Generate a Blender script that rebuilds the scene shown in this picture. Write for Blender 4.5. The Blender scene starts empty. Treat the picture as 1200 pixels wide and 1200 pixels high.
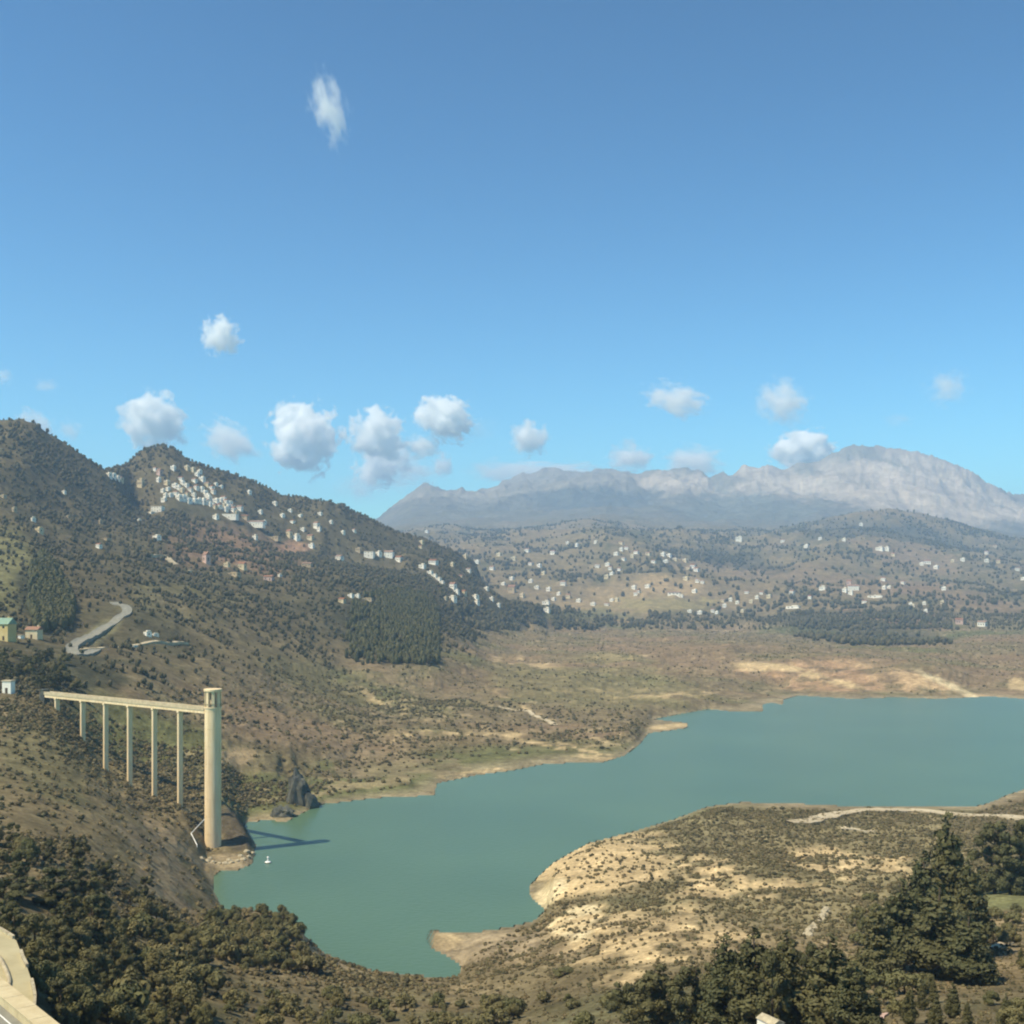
import bpy, bmesh, math, random
import numpy as np
from mathutils import Vector, Matrix

random.seed(7)
rng = np.random.default_rng(7)
C = bpy.context.scene.collection
SC = bpy.context.scene

# ------------------------------------------------------------------ camera
F, HZ, CZ = 1350.0, 700.0, 89.0          # focal length and horizon row of the photograph, camera height over the water
cam_d = bpy.data.cameras.new("camera"); cam = bpy.data.objects.new("camera", cam_d); C.objects.link(cam)
cam.location = (0, 0, CZ); cam.rotation_euler = (math.radians(90), 0, 0)
cam_d.sensor_width = 36; cam_d.lens = 36 * F / 1200; cam_d.shift_y = (HZ - 600) / 1200
cam_d.clip_start = 0.5; cam_d.clip_end = 60000
SC.camera = cam

# ------------------------------------------------------------------ sky, sun, exposure
SUN_AZ, SUN_EL = Vector((-0.86, -0.51)), math.radians(55)
w = bpy.data.worlds.new("World"); SC.world = w; w.use_nodes = True
nt = w.node_tree; nt.nodes.clear()
sky = nt.nodes.new("ShaderNodeTexSky"); sky.sky_type = 'NISHITA'; sky.sun_disc = False
sky.sun_elevation = SUN_EL; sky.sun_rotation = math.atan2(SUN_AZ.x, SUN_AZ.y)
sky.altitude = 200; sky.air_density = 1.0; sky.dust_density = 0.3; sky.ozone_density = 2.0
bg = nt.nodes.new("ShaderNodeBackground"); bg.inputs[1].default_value = 0.061
hs = nt.nodes.new("ShaderNodeMix"); hs.data_type = 'RGBA'; hs.blend_type = 'MULTIPLY'; hs.inputs[0].default_value = 1.0
hs.inputs[7].default_value = (0.568, 0.757, 0.690, 1)
gm = nt.nodes.new('ShaderNodeGamma'); gm.inputs[1].default_value = 1.8
wo = nt.nodes.new("ShaderNodeOutputWorld")
nt.links.new(sky.outputs[0], hs.inputs[6]); nt.links.new(hs.outputs[2], gm.inputs[0]); nt.links.new(gm.outputs[0], bg.inputs[0]); nt.links.new(bg.outputs[0], wo.inputs[0])
sd = bpy.data.lights.new("sun", 'SUN'); sd.energy = 4.9; sd.angle = math.radians(0.6); sd.color = (1.0, 0.86, 0.62)
so = bpy.data.objects.new("sun", sd); C.objects.link(so)
sdir = Vector((SUN_AZ.x * math.cos(SUN_EL), SUN_AZ.y * math.cos(SUN_EL), math.sin(SUN_EL))).normalized()
so.rotation_euler = sdir.to_track_quat('Z', 'Y').to_euler()
SC.view_settings.view_transform = 'Standard'; SC.view_settings.look = 'None'
SC.view_settings.exposure = 0.55; SC.view_settings.gamma = 1.0; SC.view_settings.use_curve_mapping = False
SC.render.engine = 'CYCLES'
cy = SC.cycles
cy.max_bounces = 32; cy.diffuse_bounces = 2; cy.glossy_bounces = 2; cy.transparent_max_bounces = 12
cy.transmission_bounces = 2; cy.volume_bounces = 32; cy.volume_max_steps = 256; cy.volume_step_rate = 1.0
cy.filter_width = 2.1; cy.use_denoising = True; cy.use_adaptive_sampling = True; cy.adaptive_threshold = 0.02
cy.caustics_reflective = False; cy.caustics_refractive = False

# ------------------------------------------------------------------ tagging
def tag(o, label=None, cat=None, group=None, kind=None):
    if label: o['label'] = label
    if cat: o['category'] = cat
    if group: o['group'] = group
    if kind: o['kind'] = kind
    return o

def link(name, me, parent=None, mat=None):
    o = bpy.data.objects.new(name, me); C.objects.link(o)
    if mat is not None and me is not None and len(me.materials) == 0: me.materials.append(mat)
    if parent: o.parent = parent
    return o

def empty(name, loc, rz=0.0):
    o = bpy.data.objects.new(name, None); C.objects.link(o); o.location = loc; o.rotation_euler = (0, 0, rz)
    o.empty_display_size = 0.5
    return o

# ------------------------------------------------------------------ materials
def mat_new(name):
    m = bpy.data.materials.new(name); m.use_nodes = True
    n = m.node_tree; n.nodes.clear()
    out = n.nodes.new("ShaderNodeOutputMaterial"); b = n.nodes.new("ShaderNodeBsdfPrincipled")
    n.links.new(b.outputs[0], out.inputs[0]); b.inputs["Roughness"].default_value = 0.9
    b.inputs["Specular IOR Level"].default_value = 0.2
    return m, n, b, out

def mat_mottled(name, c1, c2, scale=1.0, rough=0.9, bump=0.0, rnd=0.0, detail=6, c3=None):
    m, n, b, out = mat_new(name)
    tc = n.nodes.new("ShaderNodeTexCoord"); no = n.nodes.new("ShaderNodeTexNoise")
    no.inputs["Scale"].default_value = scale; no.inputs["Detail"].default_value = detail; no.inputs["Roughness"].default_value = 0.65
    n.links.new(tc.outputs["Object"], no.inputs["Vector"])
    cr = n.nodes.new("ShaderNodeValToRGB"); cr.color_ramp.elements[0].position = 0.32; cr.color_ramp.elements[1].position = 0.68
    cr.color_ramp.elements[0].color = (*c1, 1); cr.color_ramp.elements[1].color = (*c2, 1)
    n.links.new(no.outputs[0], cr.inputs[0]); col = cr.outputs[0]
    if rnd:
        oi = n.nodes.new("ShaderNodeObjectInfo"); mx = n.nodes.new("ShaderNodeMix"); mx.data_type = 'RGBA'
        mp = n.nodes.new("ShaderNodeMath"); mp.operation = 'MULTIPLY'; mp.inputs[1].default_value = rnd
        n.links.new(oi.outputs["Random"], mp.inputs[0]); n.links.new(mp.outputs[0], mx.inputs[0])
        n.links.new(col, mx.inputs[6]); mx.inputs[7].default_value = (*(c3 or c1), 1); col = mx.outputs[2]
    n.links.new(col, b.inputs["Base Color"]); b.inputs["Roughness"].default_value = rough
    if bump:
        bp = n.nodes.new("ShaderNodeBump"); bp.inputs["Strength"].default_value = bump; bp.inputs["Distance"].default_value = 0.1
        n.links.new(no.outputs[0], bp.inputs["Height"]); n.links.new(bp.outputs[0], b.inputs["Normal"])
    return m

M = {}
M['concrete'] = mat_mottled('cream_concrete', (0.64, 0.49, 0.28), (0.86, 0.69, 0.44), 0.6, 0.9, 0.15)
def stretch(m_, sc):
    n_ = m_.node_tree; mp_ = n_.nodes.new("ShaderNodeMapping"); mp_.inputs["Scale"].default_value = sc
    tc_ = [x for x in n_.nodes if x.type == 'TEX_COORD'][0]; no_ = [x for x in n_.nodes if x.type == 'TEX_NOISE'][0]
    n_.links.new(tc_.outputs["Object"], mp_.inputs[0]); n_.links.new(mp_.outputs[0], no_.inputs["Vector"])
stretch(M['concrete'], (1.6, 1.6, 0.12))
M['deck'] = mat_mottled('deck_concrete', (0.40, 0.33, 0.21), (0.58, 0.49, 0.33), 0.6, 0.9, 0.15)
M['stone'] = mat_mottled('pale_stone', (0.26, 0.22, 0.15), (0.50, 0.44, 0.30), 1.2, 0.95, 0.5)
M['rock'] = mat_mottled('dark_rock', (0.035, 0.04, 0.038), (0.15, 0.15, 0.12), 0.25, 0.95, 0.8)
M['white'] = mat_mottled('white_render', (0.84, 0.80, 0.69), (0.90, 0.87, 0.76), 0.3, 0.85, 0, 0.3, c3=(0.66, 0.60, 0.48))
M['cream'] = mat_mottled('cream_render', (0.55, 0.45, 0.28), (0.68, 0.58, 0.38), 0.3, 0.85)
M['pink'] = mat_mottled('pink_render', (0.50, 0.34, 0.27), (0.62, 0.44, 0.36), 0.3, 0.85)
M['tan'] = mat_mottled('tan_render', (0.38, 0.29, 0.17), (0.50, 0.40, 0.26), 0.3, 0.85)
M['ochre'] = mat_mottled('ochre_render', (0.55, 0.40, 0.16), (0.66, 0.50, 0.24), 0.3, 0.85)
M['tile'] = mat_mottled('terracotta_tile', (0.20, 0.085, 0.045), (0.32, 0.15, 0.085), 1.5, 0.9, 0, 0.6, c3=(0.30, 0.25, 0.20))
M['greenroof'] = mat_mottled('green_sheet', (0.16, 0.26, 0.19), (0.24, 0.34, 0.26), 1.0, 0.6)
M['glass'] = mat_mottled('dark_window', (0.02, 0.025, 0.03), (0.05, 0.055, 0.06), 0.5, 0.2)
M['asphalt'] = mat_mottled('worn_asphalt', (0.17, 0.17, 0.14), (0.27, 0.26, 0.21), 0.35, 0.95)
M['paving'] = mat_mottled('beige_paving', (0.33, 0.29, 0.17), (0.44, 0.39, 0.24), 0.25, 0.95)
M['track'] = mat_mottled('pale_dirt', (0.32, 0.26, 0.16), (0.56, 0.48, 0.33), 0.12, 0.95)
M['parapet'] = mat_mottled('ochre_parapet', (0.44, 0.36, 0.21), (0.56, 0.48, 0.30), 0.5, 0.9, 0.2)
M['paint'] = mat_mottled('white_paint', (0.72, 0.72, 0.68), (0.8, 0.8, 0.76), 1.0, 0.6)
M['buoy'] = mat_mottled('white_float', (0.72, 0.74, 0.72), (0.82, 0.82, 0.8), 2.0, 0.5)
M['bark'] = mat_mottled('bark', (0.06, 0.045, 0.03), (0.13, 0.10, 0.07), 3.0, 0.95, 0.4)
def leafmat(name, c1, c2, c3, scale=0.35):
    return mat_mottled(name, c1, c2, scale, 0.75, 0, 0.75, c3=c3)
M['pine_leaf'] = leafmat('dark_pine_needles', (0.050, 0.054, 0.024), (0.100, 0.100, 0.042), (0.105, 0.095, 0.040))
M['olive_leaf'] = leafmat('dusty_olive_leaves', (0.075, 0.080, 0.032), (0.150, 0.145, 0.060), (0.180, 0.150, 0.066))
M['far_leaf'] = leafmat('hill_tree_leaves', (0.044, 0.046, 0.024), (0.084, 0.081, 0.041), (0.120, 0.098, 0.052), 0.1)
M['dry_leaf'] = leafmat('dry_scrub', (0.150, 0.118, 0.060), (0.250, 0.195, 0.100), (0.130, 0.122, 0.058), 0.5)
M['grass'] = leafmat('grey_green_scrub', (0.115, 0.112, 0.055), (0.20, 0.175, 0.088), (0.21, 0.17, 0.09), 0.5)

# ------------------------------------------------------------------ noise
def _hash(ix, iy, s):
    h = (ix * 374761393 + iy * 668265263 + s * 1274126177) & 0xFFFFFFFF
    h = ((h ^ (h >> 13)) * 1274126177) & 0xFFFFFFFF
    return ((h ^ (h >> 16)) & 0xFFFF) / 65535.0
def vnoise(x, y, s=0):
    ix = np.floor(x).astype(np.int64); iy = np.floor(y).astype(np.int64)
    fx = x - ix; fy = y - iy; fx = fx * fx * fx * (fx * (fx * 6 - 15) + 10); fy = fy * fy * fy * (fy * (fy * 6 - 15) + 10)
    a = _hash(ix, iy, s); b = _hash(ix + 1, iy, s); c = _hash(ix, iy + 1, s); d = _hash(ix + 1, iy + 1, s)
    return (a + (b - a) * fx) * (1 - fy) + (c + (d - c) * fx) * fy
def fbm(x, y, wl, oct=4, s=0, ridged=False, gain=0.5):
    t = np.zeros_like(x); a = 1.0; n = 0.0
    c, sn = math.cos(0.6), math.sin(0.6)
    for i in range(oct):
        v = vnoise(x / wl + 31.7 * i, y / wl - 17.3 * i, s + i) * 2 - 1
        if ridged: v = 1 - 2 * np.abs(v)
        t += a * v; n += a; a *= gain; wl *= 0.5
        x, y = c * x - sn * y, sn * x + c * y
    return t / n
def sm(e0, e1, x):
    t = np.clip((x - e0) / (e1 - e0), 0, 1); return t * t * (3 - 2 * t)

# ------------------------------------------------------------------ terrain: a fan-shaped height sheet solved from its ridge and shore lines
PXc = np.concatenate([np.linspace(-440, -62, 70), np.linspace(-60, 1260, 800), np.linspace(1262, 1640, 70)])
NU = len(PXc); NV = 820
Ys = np.exp(np.linspace(math.log(20.0), math.log(12500.0), NV))
lY = np.log(Ys)
U = (PXc - 600) / F
X2 = U[None, :] * Ys[:, None]; Y2 = np.repeat(Ys[:, None], NU, 1)

def zpt(px, py, Y): return (px, CZ - (py - HZ) / F * Y, Y)          # a point seen at row py at distance Y
def wat(px, py): return (px, 0.0, CZ * F / (py - HZ))               # a point of the shore
hs_ = np.zeros((NV, NU)); hc_ = np.zeros((NV, NU))
def stamp(pts, wgt=1.0):
    for (a, b) in zip(pts[:-1], pts[1:]):
        n = int(max(abs(a[0] - b[0]) / 0.8, abs(math.log(a[2] / b[2])) / 0.004, 1)) + 1
        t = np.linspace(0, 1, n)
        px = a[0] + (b[0] - a[0]) * t; ly = math.log(a[2]) + (math.log(b[2]) - math.log(a[2])) * t
        Yt = np.exp(ly); sa = (a[1] - CZ) / a[2]; sb = (b[1] - CZ) / b[2]
        if a[1] == 0 and b[1] == 0: z = np.zeros(n)
        else: z = CZ + (sa + (sb - sa) * t) * Yt
        iu = np.clip(np.rint(np.interp(px, PXc, np.arange(NU))).astype(int), 0, NU - 1)
        iv = np.clip(np.rint(np.interp(ly, lY, np.arange(NV))).astype(int), 0, NV - 1)
        np.add.at(hs_, (iv, iu), z * wgt); np.add.at(hc_, (iv, iu), wgt)
def zline(*p): stamp([zpt(*q) for q in p])

LAKE = [(286,968),(300,990),(298,1002),(296,1012),(280,1019),(258,1021),(250,1026),(251,1046),(263,1068),(290,1077),(330,1087),(362,1108),(400,1126),(440,1138),(500,1144),
        (538,1144),(541,1131),(520,1118),(505,1112),(497,1100),(503,1091),(560,1092),(600,1086),(628,1078),(640,1066),(622,1052),(620,1038),(650,1010),
        (690,988),(740,975),(790,960),(830,945),(870,940),(940,942),(1000,945),(1080,946),(1150,944),(1166,938),(1182,931),(1200,925),(1300,905),(1640,890),
        (1640,818),(1200,819),(1160,816),(1100,819),(1050,817),(1000,819),(935,815),(918,820),(916,834),(860,834),(830,831),(790,838),(765,843),(805,847),(806,853),
        (778,857),(760,859),(750,872),(733,885),(708,893),(640,895),(600,903),(560,908),(512,918),(509,932),(440,935),(400,940),(372,943),(360,950),(335,963),(310,961),(290,964),(286,968)]
shore = [wat(*p) for p in LAKE]
stamp(shore, 3.0)
# inside-the-lake mask
lk = np.array([((p[0] - 600) / F * p[2], p[2]) for p in shore])
inside = np.zeros((NV, NU), bool)
jj = np.arange(len(lk) - 1)
for j in jj:
    (x1, y1), (x2, y2) = lk[j], lk[j + 1]
    if y1 == y2: continue
    cnd = ((y1 > Y2) != (y2 > Y2)) & (X2 < (x2 - x1) * (Y2 - y1) / (y2 - y1) + x1)
    inside ^= cnd
core = inside.copy()
for _ in range(5):
    core = core & np.roll(core, 1, 0) & np.roll(core, -1, 0) & np.roll(core, 1, 1) & np.roll(core, -1, 1)
hs_[core] = -5.0; hc_[core] = 1.0

E0, E1 = -440, 1640
# foreground below the frame and the near ground
stamp([(E0, 70, 22), (E1, 70, 22)]); stamp([(E0, 60, 60), (0, 55, 60), (300, 52, 60), (900, 60, 60), (E1, 62, 60)])
stamp([(E0, 48, 112), (0, 48.5, 108), (60, 47, 110), (110, 44, 118)]); stamp([(E0, 48, 145), (0, 48, 138), (40, 46.5, 125)])
zline((60,1212,112),(110,1212,122),(150,1212,130),(300,1212,165),(450,1212,185),(600,1212,172),(750,1212,142),(900,1215,120),(1050,1215,105),(1200,1215,97),(E1,1215,92))
zline((120,1150,165),(200,1140,190),(260,1120,225),(300,1108,250),(345,1118,245),(372,1150,225),(450,1165,225),(560,1165,215),(640,1150,215),(700,1130,215))
zline((258,1084,285),(300,1074,292),(338,1082,280),(362,1108,258))
zline((648,1042,332),(655,1025,350),(672,1008,372),(700,997,382),(745,984,398),(800,968,420),(850,952,445))
zline((700,1008,365),(745,1000,372),(820,985,392),(900,968,420),(980,960,440),(1100,958,445))
# left bank below the bridge
zline((E0,1000,250),(0,1010,215),(60,1040,200),(120,1060,215),(180,1060,260),(225,1070,290),(252,1075,300))
zline((E0,905,360),(0,900,340),(60,905,360),(110,925,365),(160,960,362),(200,990,362),(225,1010,370),(240,1020,372))
zline((E0,830,470),(0,822,455),(40,826,462),(67,834,461),(97,871,450),(124,906,440),(152,926,430),(181,938,420),(211,946,411),(236,975,405))
zline((240,1004,388),(262,1006,386),(282,1004,388),(291,999,392)); zline((240,990,404),(262,988,404),(285,990,404))
zline((228,925,445),(250,938,430),(268,955,422),(283,972,413),(294,986,408))
zline((60,815,500),(95,840,500),(130,870,495),(165,895,490),(205,905,480),(228,915,470))
# behind the bridge
zline((E0,790,520),(0,806,490),(30,812,485),(60,818,480))
zline((E0,765,600),(0,760,580),(40,765,590),(100,775,590),(160,790,600),(210,830,600),(260,850,600),(320,880,580),(360,910,545))
zline((E0,735,650),(0,748,620),(45,750,640),(80,762,640),(130,760,700),(170,757,720),(220,762,760),(270,775,780),(330,800,800),(400,815,820),(470,835,790))
zline((0,700,760),(50,705,800),(100,712,800),(150,713,800),(200,715,850),(260,720,930),(330,740,980),(400,778,960),(460,778,970),(512,778,1000),(560,770,1150))
zline((E0,640,1000),(0,650,960),(30,648,980),(60,660,1000),(110,655,1100),(170,660,1150),(230,680,1180),(300,690,1200),(370,700,1200),(440,715,1250),(510,728,1350),(560,738,1700),(620,742,2000))
zline((E0,560,1350),(0,575,1280),(60,600,1350),(110,620,1400),(160,620,1500),(230,635,1550),(300,650,1560),(380,665,1600),(450,675,1650),(520,690,1800),(580,705,2050),(640,715,2200),(700,722,2300))
zline((E0,470,1700),(-100,482,1680),(0,492,1600),(20,494,1600),(42,500,1600),(62,516,1620),(80,530,1640),(105,545,1680),(130,557,1720),(150,560,1900))
zline((150,600,1800),(200,600,1750),(260,615,1780),(330,640,1850),(400,655,1900),(470,670,1950))
zline((130,558,2000),(146,556,2000),(158,540,2000),(168,531,2000),(188,526,2000),(205,528,2000),(218,540,2000),(240,553,2010),(262,563,2020),(300,575,2050),(330,587,2080),(352,588,2080),(375,586,2080),(395,592,2100),(420,606,2120),(445,618,2150),(475,632,2200),(510,645,2300),(560,665,2500))
# valley behind the village hill
zline((E0,640,2500),(0,640,2500),(150,640,2600),(300,665,2800),(420,672,2900),(500,680,2800))
# drawdown plain
zline((330,905,555),(420,905,580),(500,895,600),(560,880,650),(650,875,670),(720,868,690),(745,850,740))
zline((280,925,510),(310,935,495),(340,938,490),(370,934,500),(400,925,520),(480,915,545))
zline((420,860,680),(520,850,740),(600,840,800),(700,835,830),(780,824,900),(860,824,950),(905,826,960))
zline((480,815,860),(560,800,1000),(640,795,1080),(720,795,1120),(800,795,1150),(860,797,1150),(920,806,1110))
zline((560,770,1400),(660,768,1500),(760,765,1500),(840,762,1450),(875,772,1350),(930,772,1320),(1000,778,1260),(1060,775,1250),(1100,782,1200),(1140,805,1110),(1200,800,1120),(E1,790,1150))
zline((640,742,2100),(700,741,2150),(780,740,2150),(850,743,2100),(900,750,1900),(970,757,1800),(1050,762,1700),(1120,762,1600),(1200,760,1600),(E1,750,1650))
zline((600,735,2400),(700,731,2400),(800,733,2350),(900,738,2250),(1000,748,2050),(1100,755,1900),(1160,745,2000),(1200,742,2050),(E1,735,2100))
# first far hills
zline((560,712,2600),(640,705,2700),(700,708,2650),(760,700,2750),(800,704,2750),(860,715,2650),(930,714,2600),(1000,712,2600),(1060,715,2500),(1130,724,2400),(1200,722,2400),(E1,700,2500))
zline((520,680,2900),(600,672,3100),(700,682,3000),(760,668,3150),(800,672,3100),(860,690,2950),(920,690,2950),(1000,686,3000),(1060,690,2950),(1130,700,2850),(1200,700,2900),(E1,680,3000))
zline((760,660,3200),(800,668,3400),(850,676,3500),(900,674,3500),(960,662,3500),(1020,668,3500),(1100,680,3400),(1200,684,3400),(E1,660,3500))
zline((480,640,3900),(540,645,3900),(600,648,3900),(660,646,3900),(720,636,3900),(780,646,3900),(850,655,4000),(900,652,4000),(960,648,4000),(1020,645,4000),(1080,662,3900),(1150,672,3800),(1200,676,3800),(E1,650,3900))
zline((480,632,4800),(560,634,4800),(640,632,4700),(700,628,4600),(760,632,4600),(830,630,4700),(880,636,4700),(940,630,4800),(1000,622,4800),(1060,635,4700),(1120,648,4600),(1200,655,4500),(E1,620,4600))
zline((900,636,5400),(940,626,5300),(985,612,5300),(1015,603,5300),(1045,598,5300),(1075,604,5300),(1110,615,5300),(1150,628,5300),(1200,640,5300),(E1,610,5300))
zline((480,622,5800),(560,620,5800),(640,618,5800),(720,618,5800),(800,622,5800),(860,626,5900),(930,624,6000),(1050,618,6200),(1150,630,6200),(1200,635,6200),(E1,620,6200))
zline((480,600,7000),(560,602,7000),(640,600,7000),(700,598,7000),(760,600,7000),(820,604,7000),(900,603,7000),(960,600,7000),(1000,600,7100),(1060,605,7200),(1140,622,7200),(1200,625,7200),(E1,600,7200))
# mountains
zline((380,650,8600),(440,620,8500),(470,590,8500),(488,580,8500),(502,572,8500),(515,580,8500),(532,586,8500),(548,583,8500),(560,584,8500),(580,576,8600),(600,572,8700))
zline((600,577,8100),(622,581,8100),(650,577,8100),(668,571,8100),(700,570,8100),(738,571,8100),(745,580,8050),(765,590,7900))
zline((560,590,9500),(590,572,9500),(610,562,9500),(640,557,9500),(680,560,9500),(720,559,9500),(742,562,9500))
zline((745,566,8700),(760,558,8700),(790,555,8700),(815,558,8700),(830,562,8600),(846,558,8600),(862,557,8600),(885,554,8600),(903,555,8600),(915,560,8600),(935,548,8700),(960,542,8800),(978,536,8800),(995,529,8800),(1010,526,8800),(1030,528,8800),(1055,533,8800),(1080,540,8800),(1100,547,8700),(1130,558,8600),(1155,572,8600),(1170,580,8600),(1185,587,8700),(1200,590,8700),(1300,600,8700),(E1,620,8700))
zline((820,585,7900),(870,590,7900),(915,580,7900),(935,590,7900),(980,578,8000),(1020,572,8000),(1060,570,7900),(1100,575,7900),(1140,590,7900),(1160,605,7700),(1190,612,7700))
zline((E0,660,9800),(400,660,9800)); zline((500,640,10400),(1000,620,10800),(E1,640,10800))
zline((E0,690,12400),(E1,690,12400))
zline((E0,640,6000),(300,660,6000),(400,660,6000))

def solve():
    G = None
    for f in (16, 8, 4, 2, 1):
        nv, nu = -(-NV // f), -(-NU // f)
        S = np.zeros((nv * f, nu * f)); W = np.zeros_like(S)
        S[:NV, :NU] = hs_; W[:NV, :NU] = hc_
        S = S.reshape(nv, f, nu, f).sum((1, 3)); W = W.reshape(nv, f, nu, f).sum((1, 3))
        k = W > 0; val = np.where(k, S / np.maximum(W, 1e-9), 0)
        if G is None: G = np.full((nv, nu), 60.0)
        else:
            r = np.clip((np.arange(nv) + 0.5) * (G.shape[0] / nv) - 0.5, 0, G.shape[0] - 1); c = np.clip((np.arange(nu) + 0.5) * (G.shape[1] / nu) - 0.5, 0, G.shape[1] - 1)
            r0 = np.floor(r).astype(int); r1 = np.minimum(r0 + 1, G.shape[0] - 1); c0 = np.floor(c).astype(int); c1 = np.minimum(c0 + 1, G.shape[1] - 1)
            fr = (r - r0)[:, None]; fc = (c - c0)[None, :]
            G = (G[r0][:, c0] * (1 - fc) + G[r0][:, c1] * fc) * (1 - fr) + (G[r1][:, c0] * (1 - fc) + G[r1][:, c1] * fc) * fr
        G = np.where(k, val, G)
        for _ in range({16: 500, 8: 250, 4: 150, 2: 80, 1: 40}[f]):
            P = np.pad(G, 1, mode='edge')
            A = (P[:-2, 1:-1] + P[2:, 1:-1] + P[1:-1, :-2] + P[1:-1, 2:]) * 0.25
            G = np.where(k, val, A)
    return G
Z2 = solve()
for _ in range(3):      # take the crease off
    P = np.pad(Z2, 1, mode='edge'); A = (P[:-2, 1:-1] + P[2:, 1:-1] + P[1:-1, :-2] + P[1:-1, 2:]) * 0.25
    Z2 = np.where(np.abs(Z2) < 1.2, Z2, 0.5 * Z2 + 0.5 * A)
Zb = Z2.copy()
land = sm(0.3, 7.0, Zb)
d = Y2
slope_amp = land
Z2 = Z2 + slope_amp * (fbm(X2, Y2, 22, 4, 1) * np.clip(d / 400, 0.25, 1) * 1.3
    + fbm(X2, Y2, 70, 4, 5, True) * sm(380, 900, d) * 5 * sm(5, 60, Zb)
    + fbm(X2, Y2, 260, 5, 9, True) * sm(900, 2200, d) * 21 * sm(30, 120, Zb)
    + fbm(X2, Y2, 700, 5, 13, True) * sm(2400, 4300, d) * 38 * sm(60, 200, Zb)
    + fbm(X2, Y2, 900, 7, 23, True, 0.6) * sm(6300, 8200, d) * 45
    + fbm(X2 * 1.6, Y2 * 0.5, 240, 4, 29, True, 0.6) * sm(6600, 8200, d) * 22)
Z2 = Z2 + sm(6600, 8000, d) * (fbm(X2, Y2 * 0.35, 150, 4, 33, True, 0.65) * 26 + fbm(X2, Y2, 60, 3, 37) * 8)
# eroded gullies on the bare slopes by the water
Z2 = Z2 + sm(0.8, 5, Zb) * sm(40, 20, Zb) * sm(200, 300, d) * fbm(X2, Y2, 26, 4, 41, True) * np.where(d > 900, 3.0, 1.9)

plain = sm(2.0, 9.0, Zb) * sm(60, 34, Zb) * (d > 470) * (d < 2500)
Z2 = Z2 + plain * (fbm(X2, Y2, 110, 5, 43, True) * 5.0 + fbm(X2 * 0.7, Y2, 300, 3, 47) * 6.0)
Z2 = Z2 + sm(1.2, 4.0, Zb) * sm(45, 30, Zb) * sm(330, 480, d) * sm(2300, 1800, d) * 0.42 * np.sin(Z2 * 2.6 + 2.5 * fbm(X2, Y2, 120, 3, 49))
def proj_py(z, Y): return HZ - (z - CZ) / Y * F
PY2 = proj_py(Z2, Y2); PX2 = np.repeat(PXc[None, :], NV, 0)

def H(x, y):
    px = 600 + F * x / y; fu = np.interp(px, PXc, np.arange(NU)); fv = np.interp(np.log(y), lY, np.arange(NV))
    a = np.floor(fu).astype(int); b = np.floor(fv).astype(int); a = np.minimum(a, NU - 2); b = np.minimum(b, NV - 2)
    s = fu - a; t = fv - b
    return (Z2[b, a] * (1 - s) + Z2[b, a + 1] * s) * (1 - t) + (Z2[b + 1, a] * (1 - s) + Z2[b + 1, a + 1] * s) * t
def hit(px, py, ymin=0):
    """the ground the camera sees at this place of the picture"""
    fu = float(np.interp(px, PXc, np.arange(NU))); a = min(int(fu), NU - 2); s = fu - a
    z = Z2[:, a] * (1 - s) + Z2[:, a + 1] * s
    p = proj_py(z, Ys); k = np.where((p <= py) & (Ys > max(ymin, 24)))[0]
    if len(k) == 0:
        j = int(np.argmin(np.where(Ys > max(ymin, 24), p, 9e9))); Y = Ys[j]
    else:
        j = k[0]; t = (p[j - 1] - py) / max(p[j - 1] - p[j], 1e-6); t = min(max(t, 0), 1); Y = Ys[j - 1] + (Ys[j] - Ys[j - 1]) * t
    x = (px - 600) / F * Y
    return Vector((x, Y, float(H(np.array([x]), np.array([Y]))[0])))

Z2 = Z2 + sm(0.8, 3, Zb) * sm(520, 470, d) * sm(150, 220, d) * (PX2 > 480) * (fbm(X2, Y2, 9, 3, 111, True) * 0.55 + fbm(X2, Y2, 30, 3, 113) * 0.9)
PY2 = proj_py(Z2, Y2)
# ---- colour of the ground (what grows or lies there, with painted shade in places)
def L(*c): return np.array(c)[None, None, :]
col = np.zeros((NV, NU, 3))
n1 = fbm(X2, Y2, 60, 5, 51); n2 = fbm(X2, Y2, 300, 5, 57); n3 = fbm(X2, Y2, 14, 3, 61)
def mixc(m, c):
    global col
    m = np.clip(m, 0, 1)[:, :, None]; col = col * (1 - m) + L(*c) * m
hill = sm(35, 60, Zb) * (d > 450) * (d < 2500)
col[:] = (0.150, 0.122, 0.068)
mixc(sm(0.0, 0.5, n1 + 0.5 * n3), (0.205, 0.160, 0.090))
mixc(sm(0.05, 0.5, -n1 - 0.3 * n3) * 0.8, (0.095, 0.092, 0.048))
mixc(hill * 0.75, (0.080, 0.070, 0.040))
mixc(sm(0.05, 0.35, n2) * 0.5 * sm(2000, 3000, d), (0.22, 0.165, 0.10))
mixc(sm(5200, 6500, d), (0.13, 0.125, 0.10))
lime = sm(6700, 7600, d) * np.maximum(sm(0, 1, (Zb - 560) / 250 + n2 * 1.5), sm(960, 1010, PX2 + 60 * n2) * sm(622, 606, PY2 + 14 * n2))
lime = lime * (0.35 + 0.65 * sm(735, 765, PX2))
mixc(lime * 0.9, (0.40, 0.34, 0.265))
mixc(lime * sm(0.0, 0.35, fbm(X2, Y2 * 0.3, 220, 5, 71)) * 0.85, (0.17, 0.165, 0.13))
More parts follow.
